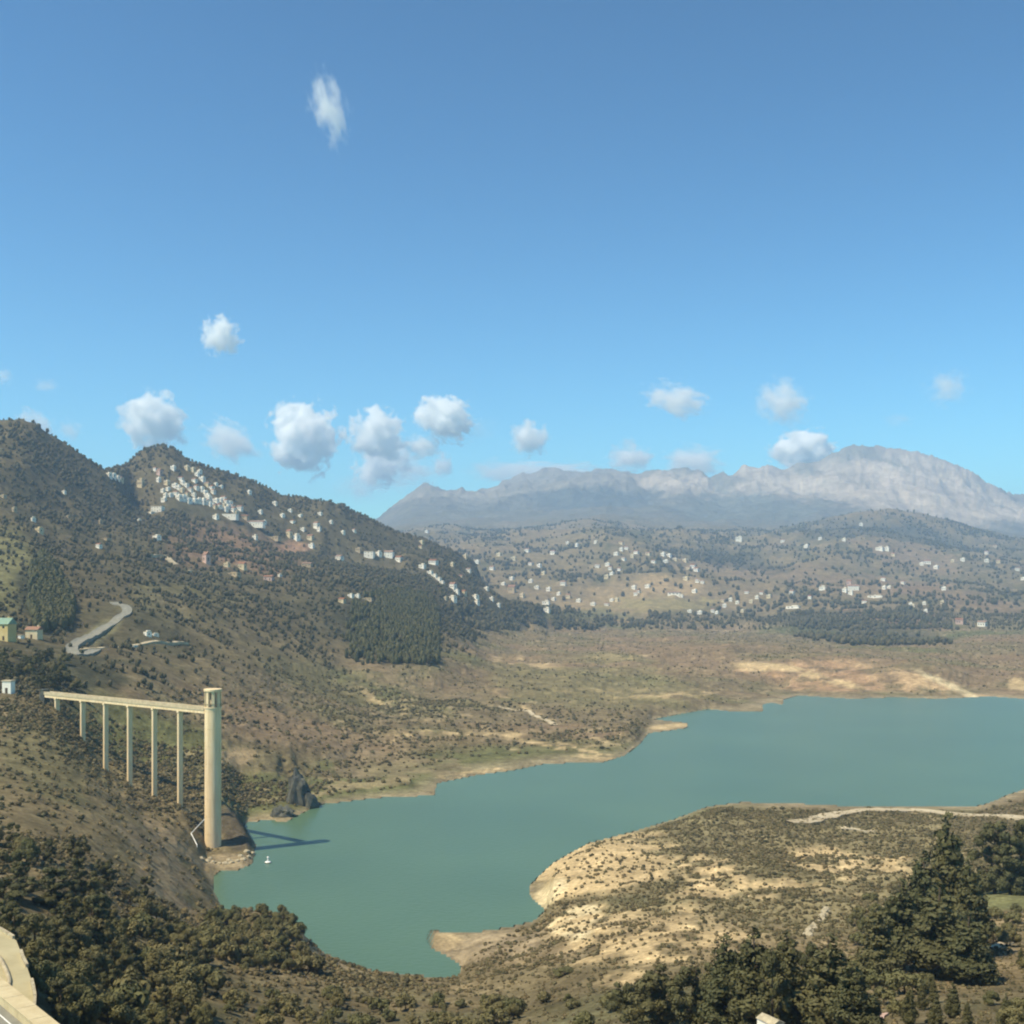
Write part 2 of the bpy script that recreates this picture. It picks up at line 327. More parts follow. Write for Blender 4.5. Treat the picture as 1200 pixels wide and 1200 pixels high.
# drawdown zone: bare silt with faint water-line bands
dz = sm(50, 30, Zb + 4 * n1) * sm(0.02, 0.6, Zb) * sm(380, 480, d) * sm(2600, 2200, d)
band = 0.5 + 0.5 * np.sin(Zb * 2.1 + n1 * 5)
mixc(dz, (0.165, 0.132, 0.076)); mixc(dz * sm(900, 600, d) * 0.6, (0.135, 0.108, 0.062)); mixc(dz * sm(0.0, 0.45, n1 + 0.4 * n3) * 0.8, (0.135, 0.125, 0.062))
mixc(dz * sm(0.05, 0.4, fbm(X2, Y2, 170, 4, 121)) * 0.8, (0.108, 0.116, 0.046)); mixc(dz * sm(0.05, 0.4, fbm(X2 * 0.6, Y2, 120, 4, 127)) * 0.6, (0.215, 0.150, 0.092))
mixc(dz * sm(0.3, 0.9, np.sin(Z2 * 2.6 + 2.5 * fbm(X2, Y2, 120, 3, 49) + 0.9)) * sm(-0.1, 0.3, n3 + n1) * 0.55, (0.34, 0.265, 0.155))
mixc(sm(1.6, 0.4, Zb) * sm(240, 260, d) * sm(2000, 1500, d) * 0.5, (0.30, 0.25, 0.16))
_pn = [fbm(X2, Y2, 16, 5, 81), fbm(X2, Y2, 60, 5, 83), fbm(X2, Y2, 5, 3, 91), fbm(X2, Y2, 20, 3, 93)]
PN = np.where(d < 700, _pn[0], _pn[1]); PS = np.where(d < 700, _pn[2], _pn[3])
TANC, PALE, DARK, GREEN, REDB = (0.46, 0.35, 0.19), (0.54, 0.45, 0.27), (0.050, 0.052, 0.032), (0.120, 0.130, 0.055), (0.20, 0.130, 0.085)
def patch(cx, cy, rx, ry, c, s=1.0, ang=0, y0=0, y1=20000, rag=1.0, sp=0.0):
    a = math.radians(ang); dx = PX2 - cx; dy = PY2 - cy
    u = (dx * math.cos(a) + dy * math.sin(a)) / rx; v = (-dx * math.sin(a) + dy * math.cos(a)) / ry
    nn = PN
    r = np.sqrt(u * u + v * v) + nn * 0.9 * rag
    m = sm(1.15, 0.7, r) * s
    if sp: m = m * sm(0.1 - sp, 0.35, PS + 0.15)
    mixc(m * ((d > y0) & (d < y1)), c)
# peninsula
patch(900, 1020, 330, 75, (0.190, 0.165, 0.090), 0.8, y1=520, rag=0.3)
patch(703, 1020, 84, 38, TANC, 1.0, -14, y1=520, rag=0.5); patch(640, 1048, 30, 12, PALE, 0.8, -40, y1=520)
patch(672, 1078, 26, 22, PALE, 1.0, -40, y1=520); patch(828, 1022, 72, 24, TANC, 1.0, 18, y1=520, rag=0.8, sp=0.35)
patch(765, 1095, 110, 42, TANC, 1.0, -8, y1=520, rag=0.8, sp=0.3); patch(985, 1012, 64, 24, TANC, 1.0, 5, y1=520, rag=1.0, sp=0.25); patch(960, 1040, 70, 7, TANC, 0.7, 12, y1=520, rag=1.0, sp=0.2); patch(1050, 1022, 40, 6, TANC, 0.7, 0, y1=520, rag=1, sp=0.2)
patch(580, 1112, 75, 18, (0.27, 0.215, 0.135), 0.8, 0, y1=520); patch(520, 1100, 26, 10, TANC, 0.5, 0, y1=520)
patch(745, 1056, 60, 7, (0.10, 0.098, 0.055), 0.8, 4, y1=520); patch(1185, 1042, 66, 28, (0.125, 0.128, 0.058), 0.95, -8, y1=520, rag=0.25)
patch(400, 1120, 60, 10, (0.25, 0.20, 0.12), 0.8, 22, y1=520); patch(450, 1160, 90, 12, (0.15, 0.13, 0.07), 0.8, 8, y1=520)
# left bank
patch(120, 930, 170, 90, (0.170, 0.136, 0.074), 0.8, 20, y1=480, rag=0.4); patch(60, 900, 60, 40, (0.135, 0.125, 0.062), 0.6, 20, y1=480)
patch(190, 1010, 40, 60, (0.24, 0.185, 0.11), 0.8, -20, y1=480); patch(265, 1010, 40, 8, (0.26, 0.21, 0.13), 0.8, 0, y1=420)
patch(274, 968, 15, 28, (0.085, 0.072, 0.050), 0.9, -25, y0=395, y1=450)  # shade of the steep bank right of the tower, painted into the ground colour
# shore beyond the tower
patch(275, 887, 22, 9, TANC, 0.8, 0, 450, 900); patch(330, 880, 80, 40, (0.17, 0.13, 0.08), 0.6, 0, 450, 900)
for q in [(545,858,75,4,2),(640,872,70,4,8),(700,887,40,4,5),(475,862,30,4,-10),(455,826,26,3,14),(430,812,14,3,40),(480,836,20,3,5),(630,780,42,5,3),(595,772,22,4,0),(650,795,28,3,0),(600,822,40,2.5,28),(650,845,50,2.5,25),(690,862,30,3,20),(700,810,60,3,0),(770,815,70,3,-3),(790,851,30,2.5,-5),(730,770,40,3,0),(560,905,60,3,-8)]:
    patch(q[0], q[1], q[2], q[3], TANC, 0.8, q[4], 480, 1900, 0.9, 0.2)
patch(470, 895, 90, 14, (0.21, 0.165, 0.10), 0.6, 0, 480, 900); patch(560, 800, 90, 18, (0.17, 0.125, 0.075), 0.6, 0, 480, 1500)
patch(700, 800, 120, 30, (0.16, 0.145, 0.07), 0.6, 0, 480, 1900)
patch(960, 792, 100, 18, (0.34, 0.225, 0.13), 0.95, 4, 900, 1600, 1.0, 0.35); patch(1075, 797, 75, 13, (0.42, 0.30, 0.17), 0.9, 12, 900, 1600, 1.0, 0.3); patch(940, 788, 70, 5, TANC, 0.9, 14, 900, 1600, 0.8, 0.2); patch(1110, 802, 45, 4, PALE, 0.8, 24, 900, 1600, 0.5); patch(890, 780, 40, 6, TANC, 0.8, 0, 900, 1600)
patch(1192, 800, 16, 8, TANC, 0.9, 10, 900, 1600)
# hills
patch(15, 670, 40, 50, (0.15, 0.145, 0.065), 0.8, 0, 600, 1400, 0.3); patch(48, 700, 28, 42, DARK, 0.95, -25, 560, 1300, 0.4)  # the DARK patch is the ravine's shade painted onto the ground
patch(70, 790, 90, 22, DARK, 0.8, 0, 470, 640, 0.4); patch(460, 738, 62, 42, DARK, 0.9, 0, 800, 1800, 0.3)
patch(245, 640, 60, 30, REDB, 0.5, 10, 1200, 2000); patch(300, 650, 60, 22, REDB, 0.5, 10, 1200, 2000); patch(345, 642, 22, 8, (0.27, 0.17, 0.11), 0.8, 0, 1200, 2100)
patch(230, 700, 60, 30, (0.13, 0.12, 0.06), 0.6, 0, 700, 1400); patch(330, 770, 120, 40, (0.14, 0.115, 0.065), 0.6, 20, 600, 1300)
patch(120, 740, 26, 12, (0.16, 0.15, 0.08), 0.8, -30, 600, 900, 0.3)
patch(735, 702, 75, 22, (0.26, 0.195, 0.105), 0.85, -8, 2300, 3500, 0.8); patch(780, 684, 50, 10, (0.30, 0.22, 0.12), 0.8, 0, 2300, 3800); patch(770, 708, 60, 8, (0.24, 0.20, 0.09), 0.8, 0, 2300, 3800)
patch(660, 660, 60, 20, (0.19, 0.15, 0.085), 0.6, 0, 2300, 4600); patch(690, 720, 50, 6, (0.12, 0.12, 0.06), 0.7, 0, 2000, 3000)
patch(960, 678, 130, 12, (0.21, 0.15, 0.095), 0.6, 6, 2300, 4600); patch(1060, 650, 60, 14, (0.23, 0.165, 0.11), 0.6, 15, 3000, 5200)
patch(860, 655, 60, 10, DARK, 0.6, 10, 2600, 4600); patch(1120, 700, 90, 10, (0.20, 0.14, 0.09), 0.6, 12, 2300, 3600)
patch(1000, 740, 110, 14, DARK, 0.6, 6, 1700, 2700, 0.6); patch(1060, 725, 60, 8, REDB, 0.7, 6, 2000, 2900)
patch(900, 765, 140, 8, (0.19, 0.14, 0.085), 0.6, 3, 1300, 2200)
patch(1050, 640, 120, 30, (0.07, 0.07, 0.05), 0.7, 10, 4300, 5900, 0.4)

patch(690, 586, 80, 16, (0.085, 0.095, 0.09), 0.95, 0, 6900, 8600, 0.3); patch(545, 606, 90, 22, (0.12, 0.12, 0.10), 0.6, 0, 6500, 9000, 0.3)
patch(870, 600, 90, 22, (0.12, 0.13, 0.11), 0.8, 0, 6400, 8300, 0.5); patch(1060, 580, 110, 30, (0.42, 0.345, 0.26), 0.5, 12, 6400, 9500, 0.5)
def grid_mesh(name, XX, YY, ZZ, colr):
    nv, nu = XX.shape
    co = np.stack([XX, YY, ZZ], -1).reshape(-1, 3).astype(np.float32)
    i = (np.arange(nv - 1)[:, None] * nu + np.arange(nu - 1)[None, :]).reshape(-1)
    q = np.stack([i, i + 1, i + nu + 1, i + nu], -1).astype(np.int32)
    me = bpy.data.meshes.new(name); me.vertices.add(len(co)); me.vertices.foreach_set("co", co.reshape(-1))
    me.loops.add(q.size); me.loops.foreach_set("vertex_index", q.reshape(-1))
    me.polygons.add(len(q)); me.polygons.foreach_set("loop_start", np.arange(0, q.size, 4, dtype=np.int32))
    me.polygons.foreach_set("loop_total", np.full(len(q), 4, np.int32)); me.update(calc_edges=True)
    me.polygons.foreach_set("use_smooth", np.ones(len(q), bool))
    at = me.color_attributes.new("Col", 'FLOAT_COLOR', 'POINT')
    at.data.foreach_set("color", np.concatenate([colr.reshape(-1, 3), np.ones((len(co), 1))], 1).astype(np.float32).reshape(-1))
    return me

def ground_mat(name, wl, amp, bumpd, stretch=(1, 1, 1)):
    m, n, b, out = mat_new(name)
    at = n.nodes.new("ShaderNodeAttribute"); at.attribute_name = "Col"
    ge = n.nodes.new("ShaderNodeNewGeometry")
    col_ = at.outputs["Color"]
    hsum = None
    for k, w_ in enumerate(wl):
        no = n.nodes.new("ShaderNodeTexNoise"); no.inputs["Scale"].default_value = 1.0 / w_; no.inputs["Detail"].default_value = 5; no.inputs["Roughness"].default_value = 0.7
        n.links.new(ge.outputs["Position"], no.inputs["Vector"])
        mr = n.nodes.new("ShaderNodeMapRange"); mr.inputs[1].default_value = 0.3; mr.inputs[2].default_value = 0.7
        mr.inputs[3].default_value = 1 - amp; mr.inputs[4].default_value = 1 + amp; n.links.new(no.outputs[0], mr.inputs[0])
        mx = n.nodes.new("ShaderNodeMix"); mx.data_type = 'RGBA'; mx.blend_type = 'MULTIPLY'; mx.inputs[0].default_value = 1
        n.links.new(col_, mx.inputs[6]); n.links.new(mr.outputs[0], mx.inputs[7]); col_ = mx.outputs[2]
        bp = n.nodes.new("ShaderNodeBump"); bp.inputs["Strength"].default_value = 0.7; bp.inputs["Distance"].default_value = bumpd * w_
        n.links.new(no.outputs[0], bp.inputs["Height"])
        if hsum is not None: n.links.new(hsum, bp.inputs["Normal"])
        hsum = bp.outputs[0]
    n.links.new(hsum, b.inputs["Normal"]); n.links.new(col_, b.inputs["Base Color"]); b.inputs["Roughness"].default_value = 1.0
    b.inputs["Specular IOR Level"].default_value = 0.05
    return m
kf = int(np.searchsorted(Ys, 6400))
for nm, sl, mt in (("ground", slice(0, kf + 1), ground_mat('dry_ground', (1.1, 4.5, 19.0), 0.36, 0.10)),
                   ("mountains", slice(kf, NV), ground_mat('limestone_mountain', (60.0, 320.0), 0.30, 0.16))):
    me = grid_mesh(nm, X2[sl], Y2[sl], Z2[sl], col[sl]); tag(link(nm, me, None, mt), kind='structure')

# ------------------------------------------------------------------ water
bm = bmesh.new()
vs = [bm.verts.new((x, y, 0)) for x, y in ((-178, 235), (180, 235), (826, 1080), (-300, 1080))]
bm.faces.new(vs); me = bpy.data.meshes.new("water"); bm.to_mesh(me); bm.free()
m, n, b, out = mat_new('green_water')
ge = n.nodes.new("ShaderNodeNewGeometry"); no = n.nodes.new("ShaderNodeTexNoise"); no.inputs["Scale"].default_value = 0.012; no.inputs["Detail"].default_value = 3
n.links.new(ge.outputs["Position"], no.inputs["Vector"])
cr = n.nodes.new("ShaderNodeValToRGB"); cr.color_ramp.elements[0].position = 0.35; cr.color_ramp.elements[1].position = 0.7
cr.color_ramp.elements[0].color = (0.074, 0.138, 0.086, 1); cr.color_ramp.elements[1].color = (0.088, 0.158, 0.096, 1)
n.links.new(no.outputs[0], cr.inputs[0]); n.links.new(cr.outputs[0], b.inputs["Base Color"])
n4 = n.nodes.new("ShaderNodeTexNoise"); n4.inputs["Scale"].default_value = 0.8; n4.inputs["Detail"].default_value = 4
mpn = n.nodes.new("ShaderNodeMapping"); mpn.inputs["Scale"].default_value = (0.6, 1.0, 1.0)
n.links.new(ge.outputs["Position"], mpn.inputs[0]); n.links.new(mpn.outputs[0], n4.inputs["Vector"])
bp = n.nodes.new("ShaderNodeBump"); bp.inputs["Strength"].default_value = 0.5; bp.inputs["Distance"].default_value = 0.25
n.links.new(n4.outputs[0], bp.inputs["Height"]); n.links.new(bp.outputs[0], b.inputs["Normal"])
b.inputs["Roughness"].default_value = 0.28; b.inputs["Specular IOR Level"].default_value = 0.14
tag(link("water", me, None, m), kind='structure')

# ------------------------------------------------------------------ mesh helpers
def mesh_from(name, V, Fs, mat=None, smooth=False):
    me = bpy.data.meshes.new(name); me.from_pydata([tuple(v) for v in V], [], Fs); me.update()
    if smooth: me.polygons.foreach_set("use_smooth", [True] * len(me.polygons))
    if mat is not None: me.materials.append(mat)
    return me
def box_bm(bm, x0, x1, y0, y1, z0, z1, mi=0):
    v = [bm.verts.new(p) for p in ((x0,y0,z0),(x1,y0,z0),(x1,y1,z0),(x0,y1,z0),(x0,y0,z1),(x1,y0,z1),(x1,y1,z1),(x0,y1,z1))]
    for f in ((0,3,2,1),(4,5,6,7),(0,1,5,4),(1,2,6,5),(2,3,7,6),(3,0,4,7)):
        bm.faces.new([v[i] for i in f]).material_index = mi
def bm_mesh(bm, name, *mats):
    me = bpy.data.meshes.new(name); bm.normal_update(); bm.to_mesh(me); bm.free()
    for m_ in mats: me.materials.append(m_)
    return me
def lathe(prof, n=40):
    V = []; Fs = []
    for r, z in prof:
        for k in range(n):
            a = 2 * math.pi * k / n; V.append((r * math.cos(a), r * math.sin(a), z))
    for i in range(len(prof) - 1):
        for k in range(n):
            Fs.append((i * n + k, i * n + (k + 1) % n, (i + 1) * n + (k + 1) % n, (i + 1) * n + k))
    Fs.append(tuple(range(n))[::-1]); Fs.append(tuple((len(prof) - 1) * n + k for k in range(n)))
    return V, Fs
def prism(pts, z0, z1, name, mat):
    n = len(pts); V = [(p[0], p[1], z0) for p in pts] + [(p[0], p[1], z1) for p in pts]
    a = sum(pts[i][0] * pts[(i + 1) % n][1] - pts[(i + 1) % n][0] * pts[i][1] for i in range(n))
    o = list(range(n)) if a > 0 else list(range(n))[::-1]
    Fs = [tuple(o[::-1]), tuple(n + i for i in o)] + [(o[i], o[(i + 1) % n], n + o[(i + 1) % n], n + o[i]) for i in range(n)]
    return mesh_from(name, V, Fs, mat)
def beam(a, b, wdt, hgt, name, mat):
    """a bar whose top centre line runs a -> b"""
    a = Vector(a); b = Vector(b); dd = (b - a).normalized(); s = Vector((-dd.y, dd.x, 0)).normalized() * wdt / 2
    up = Vector((0, 0, -hgt))
    V = [a - s, a + s, b + s, b - s]; V = V + [v + up for v in V]
    return mesh_from(name, V, [(3, 2, 1, 0), (4, 5, 6, 7), (0, 1, 5, 4), (1, 2, 6, 5), (2, 3, 7, 6), (3, 0, 4, 7)], mat)
def tube(pts, r, name, mat, n=6):
    V = []; Fs = []
    for i, p in enumerate(pts):
        p = Vector(p); dd = (Vector(pts[min(i + 1, len(pts) - 1)]) - Vector(pts[max(i - 1, 0)])).normalized()
        s = dd.cross(Vector((0, 0, 1))); s = s.normalized() if s.length > 1e-3 else Vector((1, 0, 0)); t = dd.cross(s).normalized()
        for k in range(n):
            an = 2 * math.pi * k / n; V.append(p + (s * math.cos(an) + t * math.sin(an)) * r)
    for i in range(len(pts) - 1):
        for k in range(n): Fs.append((i * n + k, i * n + (k + 1) % n, (i + 1) * n + (k + 1) % n, (i + 1) * n + k))
    Fs.append(tuple(range(n))); Fs.append(tuple((len(pts) - 1) * n + k for k in range(n)))
    return mesh_from(name, V, Fs, mat)
def at(px, py, Y): return Vector(((px - 600) / F * Y, Y, CZ - (py - HZ) / F * Y))

# ------------------------------------------------------------------ intake tower
TX, TY = (249.5 - 600) / F * 400, 400.0
tw = empty('intake_tower', (TX, TY, 0)); tag(tw, 'tall round cream concrete intake tower standing at the lake edge, at the bridge end', 'tower')
prof = [(3.5, -3), (3.5, 0.9), (3.3, 1.1), (2.82, 1.1)]
z = 1.1
while z < 49.5:
    z2 = min(z + 6.05, 49.6); prof += [(2.82, z + 0.02), (2.82, z2 - 0.14), (2.74, z2 - 0.12), (2.74, z2)]; z = z2
prof += [(2.82, 49.62), (2.82, 50.6)]
V, Fs = lathe(prof, 48); me = mesh_from('shaft', V, Fs, M['concrete']); sh = link('shaft', me, tw)
V, Fs = lathe([(3.05, 50.6), (3.05, 51.0)], 48); link('floor_ring', mesh_from('floor_ring', V, Fs, M['concrete']), tw)
cme = None
for k in range(8):
    a = 2 * math.pi * (k + 0.35) / 8
    if cme is None:
        bm = bmesh.new(); box_bm(bm, -0.5, 0.5, -0.3, 0.3, 0, 5.2)
        bmesh.ops.bevel(bm, geom=bm.edges[:], offset=0.05, segments=1, affect='EDGES'); cme = bm_mesh(bm, 'column', M['concrete'])
    o = link('column', cme, tw); o.location = (2.5 * math.cos(a), 2.5 * math.sin(a), 51.0); o.rotation_euler = (0, 0, a + math.pi / 2)
V, Fs = lathe([(1.0, 51.0), (1.0, 56.2)], 20); link('lift_housing', mesh_from('lift_housing', V, Fs, M['deck']), tw)
V2, F2 = lathe([(2.85, 56.2), (2.85, 56.4), (3.1, 56.5), (3.1, 57.1), (3.0, 57.25)], 48); link('cap', mesh_from('cap', V2, F2, M['concrete']), tw)
rl = link('railing', mesh_from('railing', *lathe([(2.99, 52.05), (2.99, 52.15), (2.90, 52.15), (2.90, 52.05)], 32), M['deck']), tw)
rpm = mesh_from('post', *lathe([(0.04, 0), (0.04, 1.1)], 6), M['deck'])
for k in range(24):
    a = 2 * math.pi * k / 24; o = link('post', rpm, rl); o.location = (2.95 * math.cos(a), 2.95 * math.sin(a), 51.0)
# ------------------------------------------------------------------ footbridge with its piers
fb = empty('footbridge', (TX, TY, 0)); tag(fb, 'straight concrete footbridge on six slender piers leading to the round tower', 'bridge')
pierpx = [67, 97, 124, 152, 181, 211]
A = Vector((TX - 2.6, TY + 2.0, 50.1)); E = at(64, 0, 464); Bp = Vector((E.x, 464, 50.1))
bd = (Bp - A)
def on_line(px):
    k = (px - 600) / F; t = (k * A.y - A.x) / (bd.x - k * bd.y); return A + bd * t
iv = fb.location
def loc(v): return Vector(v) - iv
stops = [A] + [on_line(p) for p in pierpx[::-1]] + [Bp + bd.normalized() * 6]
for a, b_ in zip(stops[:-1], stops[1:]):
    dn = (b_ - a).normalized() * 0.03
    link('deck_span', beam(loc(a + dn), loc(b_ - dn), 2.6, 0.55, 'deck_span', M['deck']), fb)
    s = Vector((-bd.y, bd.x, 0)).normalized()
    for sg in (-1, 1):
        link('girder', beam(loc(a + dn + s * sg * 0.9 - Vector((0, 0, 0.55))), loc(b_ - dn + s * sg * 0.9 - Vector((0, 0, 0.55))), 0.45, 1.05, 'girder', M['concrete']), fb)
        link('parapet', beam(loc(a + dn + s * sg * 1.17 + Vector((0, 0, 0.75))), loc(b_ - dn + s * sg * 1.17 + Vector((0, 0, 0.75))), 0.18, 0.75, 'parapet', M['deck']), fb)
rzb = math.atan2(bd.y, bd.x)
for p in pierpx:
    q = on_line(p); zg = float(H(np.array([q.x]), np.array([q.y]))[0]); bot = min(zg - 2.5, 43)
    bm = bmesh.new(); box_bm(bm, -0.5, 0.5, -0.95, 0.95, bot, 47.9)
    bmesh.ops.bevel(bm, geom=bm.edges[:], offset=0.12, segments=1, affect='EDGES')
    o = link('pier', bm_mesh(bm, 'pier', M['concrete']), fb); o.location = loc(q) * 1.0; o.location.z = 0; o.rotation_euler = (0, 0, rzb)
    bm = bmesh.new(); box_bm(bm, -0.62, 0.62, -1.15, 1.15, 47.9, 48.49); pc = link('pier_cap', bm_mesh(bm, 'pier_cap', M['concrete']), o)
# abutment with a small roofed shelter where the bridge meets the bank
q = Bp + bd.normalized() * 7.5
ab = empty('abutment_shelter', (q.x, q.y, 0), rzb); tag(ab, 'low dark roofed shelter on the bank at the land end of the footbridge', 'shelter')
bm = bmesh.new(); box_bm(bm, -1.8, 1.8, -1.3, 1.3, 42, 49.6); link('base', bm_mesh(bm, 'base', M['rock']), ab)
bm = bmesh.new(); box_bm(bm, -1.4, 1.6, -1.2, 1.2, 49.6, 51.4); link('wall', bm_mesh(bm, 'wall', M['rock']), ab)
bm = bmesh.new(); box_bm(bm, -1.8, 2.0, -1.5, 1.5, 51.4, 51.65); link('roof', bm_mesh(bm, 'roof', M['rock']), ab)
bm = bmesh.new(); box_bm(bm, -0.6, 0.3, -1.26, -1.2, 49.6, 51.2); link('door', bm_mesh(bm, 'door', M['glass']), ab)

# ------------------------------------------------------------------ rocks
def rock_mesh(name, r, sx, sy, sz, seed, mat, sub=3):
    bm = bmesh.new(); bmesh.ops.create_icosphere(bm, subdivisions=sub, radius=1.0)
    for v in bm.verts:
        from mathutils import noise as mn
        p = v.co.copy(); k = mn.ridged_multi_fractal(p * 1.1 + Vector((seed * 3.1, seed, 0)), 0.9, 2.1, 4, 1.0, 2.0)
        c = mn.cell(p * 2.2 + Vector((seed, 0, seed)))
        v.co = Vector((p.x * sx, p.y * sy, p.z * sz)) * r * (0.62 + 0.24 * k + 0.16 * c)
    return bm_mesh(bm, name, mat)
def rock(px, py, s, label, mat='rock', seed=1, sx=1, sy=1, sz=0.8, group=None, sub=3, dz=0):
    p = hit(px, py); o = link('rock', rock_mesh('rock', s, sx, sy, sz, seed, M[mat], sub)); o.location = (p.x, p.y, p.z + dz)
    return tag(o, label, 'rock', group)
rock(349, 940, 6.2, 'largest dark craggy rock peak rising from the water edge right of the tower', seed=1, sx=0.85, sy=0.9, sz=2.3)
rock(331, 955, 4.4, 'dark broken boulder at the left foot of the craggy rock peak', seed=5, sx=1.2, sy=1, sz=0.9)
rock(361, 944, 4.2, 'dark wedge of rock sloping into the lake on the right of the craggy peak', seed=9, sx=1.1, sy=0.9, sz=1.6)
rk = 0
for (px, py) in [(236,1006),(243,1009),(250,1011),(257,1012),(264,1012),(271,1011),(278,1009),(285,1007),(291,1004),(296,1000),(246,1006),(268,1008),(282,1003),(289,998)]:
    rk += 1; rock(px, py, 0.9 + 0.5 * random.random(), 'pale boulder in the rim of stones round the tower foot', 'stone', rk + 20, 1, 1, 0.7, 'boulders round the tower foot', 2)
for i in range(9):
    t = i / 8; rk += 1
    rock(970 - 24 * t + random.uniform(-2, 2), 1066 + 30 * t, 0.9 + 0.4 * random.random(), 'pale stone in the dotted line running down the brown slope behind the dark trees', 'stone', rk + 50, 1, 1, 0.7, 'line of pale stones on the slope', 2)

# pipe frame left of the tower foot
p1, p2, p3 = hit(240, 962), hit(224, 979), hit(231, 993)
up = Vector((0, 0, 0.7))
gp = empty('bent_pipe', p2); tag(gp, 'thin white pipe bent in a V on the bank left of the tower foot', 'pipe')
link('pipe', tube([p1 + up - p2, up, p3 + up - p2], 0.16, 'pipe', M['paint']), gp)
for q in (p1, p2, p3): link('post', tube([q - p2, q - p2 + up], 0.12, 'post', M['paint']), gp)
# buoy
bq = at(314, 1011, CZ * F / 311); by = empty('mooring_buoy', (bq.x, bq.y, 0)); tag(by, 'small white buoy floating on the water just right of the tower', 'buoy')
link('float', mesh_from('float', *lathe([(0.5, -0.35), (0.95, -0.2), (1.1, 0.1), (0.95, 0.4), (0.5, 0.55)], 20), M['buoy'], True), by)
link('mast', mesh_from('mast', *lathe([(0.28, 0.5), (0.22, 1.5), (0.12, 1.55)], 10), M['buoy']), by)
link('topmark', mesh_from('topmark', *lathe([(0.2, 1.55), (0.42, 1.8), (0.2, 2.1)], 12), M['buoy']), by)
link('mooring_ring', mesh_from('mooring_ring', *lathe([(1.12, 0.0), (1.16, 0.05), (1.16, 0.15), (1.12, 0.2)], 20), M['rock']), by)

# ------------------------------------------------------------------ draped roads and tracks
def strip(name, pix, width, mat, lift=0.25, ymin=0, label=None, jit=0.0):
    pts = [hit(*p, ymin) for p in pix]; P = []
    for a, b_ in zip(pts[:-1], pts[1:]):
        n = max(2, int((b_ - a).length / 3)); P += [a.lerp(b_, k / n) for k in range(n)]
    P.append(pts[-1])
    for _ in range(4): P = [P[0]] + [(P[i - 1] + P[i] * 2 + P[i + 1]) / 4 for i in range(1, len(P) - 1)] + [P[-1]]
    V = []; Fs = []; K = 5
    for i, p in enumerate(P):
        dd = (P[min(i + 1, len(P) - 1)] - P[max(i - 1, 0)]); dd.z = 0; dd.normalize(); s = Vector((-dd.y, dd.x, 0))
        ww = width * (1 + jit * (random.random() - 0.5))
        row = []
        for k in range(K):
            q = p + s * (k / (K - 1) - 0.5) * ww; row.append((q.x, q.y, float(H(np.array([q.x]), np.array([q.y]))[0])))
        zm = max(r[2] for r in row) * 0.5 + sum(r[2] for r in row) / K * 0.5
        for r in row: V.append((r[0], r[1], max(r[2], zm) + lift))
        V.append((row[0][0] , row[0][1], row[0][2] - 2)); V.append((row[-1][0], row[-1][1], row[-1][2] - 2))
    R = K + 2
    for i in range(len(P) - 1):
        for k in range(K - 1): Fs.append((i * R + k, (i + 1) * R + k, (i + 1) * R + k + 1, i * R + k + 1))
        Fs.append((i * R + K, (i + 1) * R + K, (i + 1) * R, i * R)); Fs.append((i * R + K - 1, (i + 1) * R + K - 1, (i + 1) * R + K + 1, i * R + K + 1))
    return tag(link(name, mesh_from(name, V, Fs, mat)), label, kind='structure')
strip('road', [(134,706),(146,710),(151,715),(146,721),(134,729),(120,738),(104,747),(92,753),(84,758),(84,764),(92,768),(104,766),(112,762)], 6.5, M['asphalt'], 0.4, 560)
strip('dirt_track', [(88,762),(105,760),(120,760),(135,759),(150,757),(160,756),(175,754),(218,754)], 4, M['track'], 0.3, 560)
strip('dirt_track', [(926,965),(940,964),(955,963),(968,958),(982,954),(1005,951),(1040,951),(1065,950)], 7, M['track'], 0.5, 0, jit=0.6)
strip('road', [(1065,951),(1090,952),(1115,954),(1140,956),(1170,957),(1200,959),(1230,962)], 7.5, M['track'], 0.5, 0, jit=0.2)
strip('dirt_track', [(985,971),(1005,972),(1025,974)], 2.5, M['track'], 0.2, 0, jit=0.8)
strip('dirt_track', [(172,650),(185,652),(192,653),(198,657),(207,662)], 9, M['track'], 0.5, 1000, jit=0.5)
strip('dirt_track', [(215,670),(228,671)], 8, M['track'], 0.5, 1000)
strip('dirt_track', [(1010,1215),(1022,1196),(1030,1189)], 2.2, M['pink'], 0.2, 0, jit=0.4)
strip('dirt_track', [(585,828),(610,832),(630,840),(650,850)], 4, M['track'], 0.3, 0, jit=0.8)
strip('dirt_track', [(1165,1112),(1175,1106),(1186,1104)], 1.6, M['track'], 0.2, 0, jit=0.5)

# ------------------------------------------------------------------ dam crest at the near left corner
def crest(px, py, z=51.0): Y = (CZ - z) * F / (py - HZ); return ((px - 600) / F * Y, Y)
edge = [crest(*p) for p in [(-60,1072),(-25,1078),(0,1090),(10,1096),(19,1102),(23,1112),(27,1124),(32,1134),(36,1146),(39,1158),(41,1170),(40,1182)]]
inner = [crest(*p) for p in [(40,1188),(20,1172),(0,1154),(-30,1130),(-60,1106)]]
tag(link('pavement', prism(edge + inner, 44, 51.0, 'pavement', M['paving'])), kind='structure')
kb = empty('edge_kerb', (edge[3][0], edge[3][1], 51.0)); tag(kb, 'low white broken kerb along the outer edge of the beige terrace', 'kerb')
for i in [0, 1, 2, 3, 5, 6, 8, 9, 10]:
    a, b_ = Vector((*edge[i], 51.35)), Vector((*edge[i + 1], 51.35)); ki = Vector(kb.location)
    if i == 3: b_ = a.lerp(b_, 0.7)
    if i in (5, 8): a = a.lerp(b_, 0.35)
    link('kerb_stone', beam(a - ki, a.lerp(b_, 0.97) - ki, 0.28, 0.5, 'kerb_stone', M['stone']), kb)
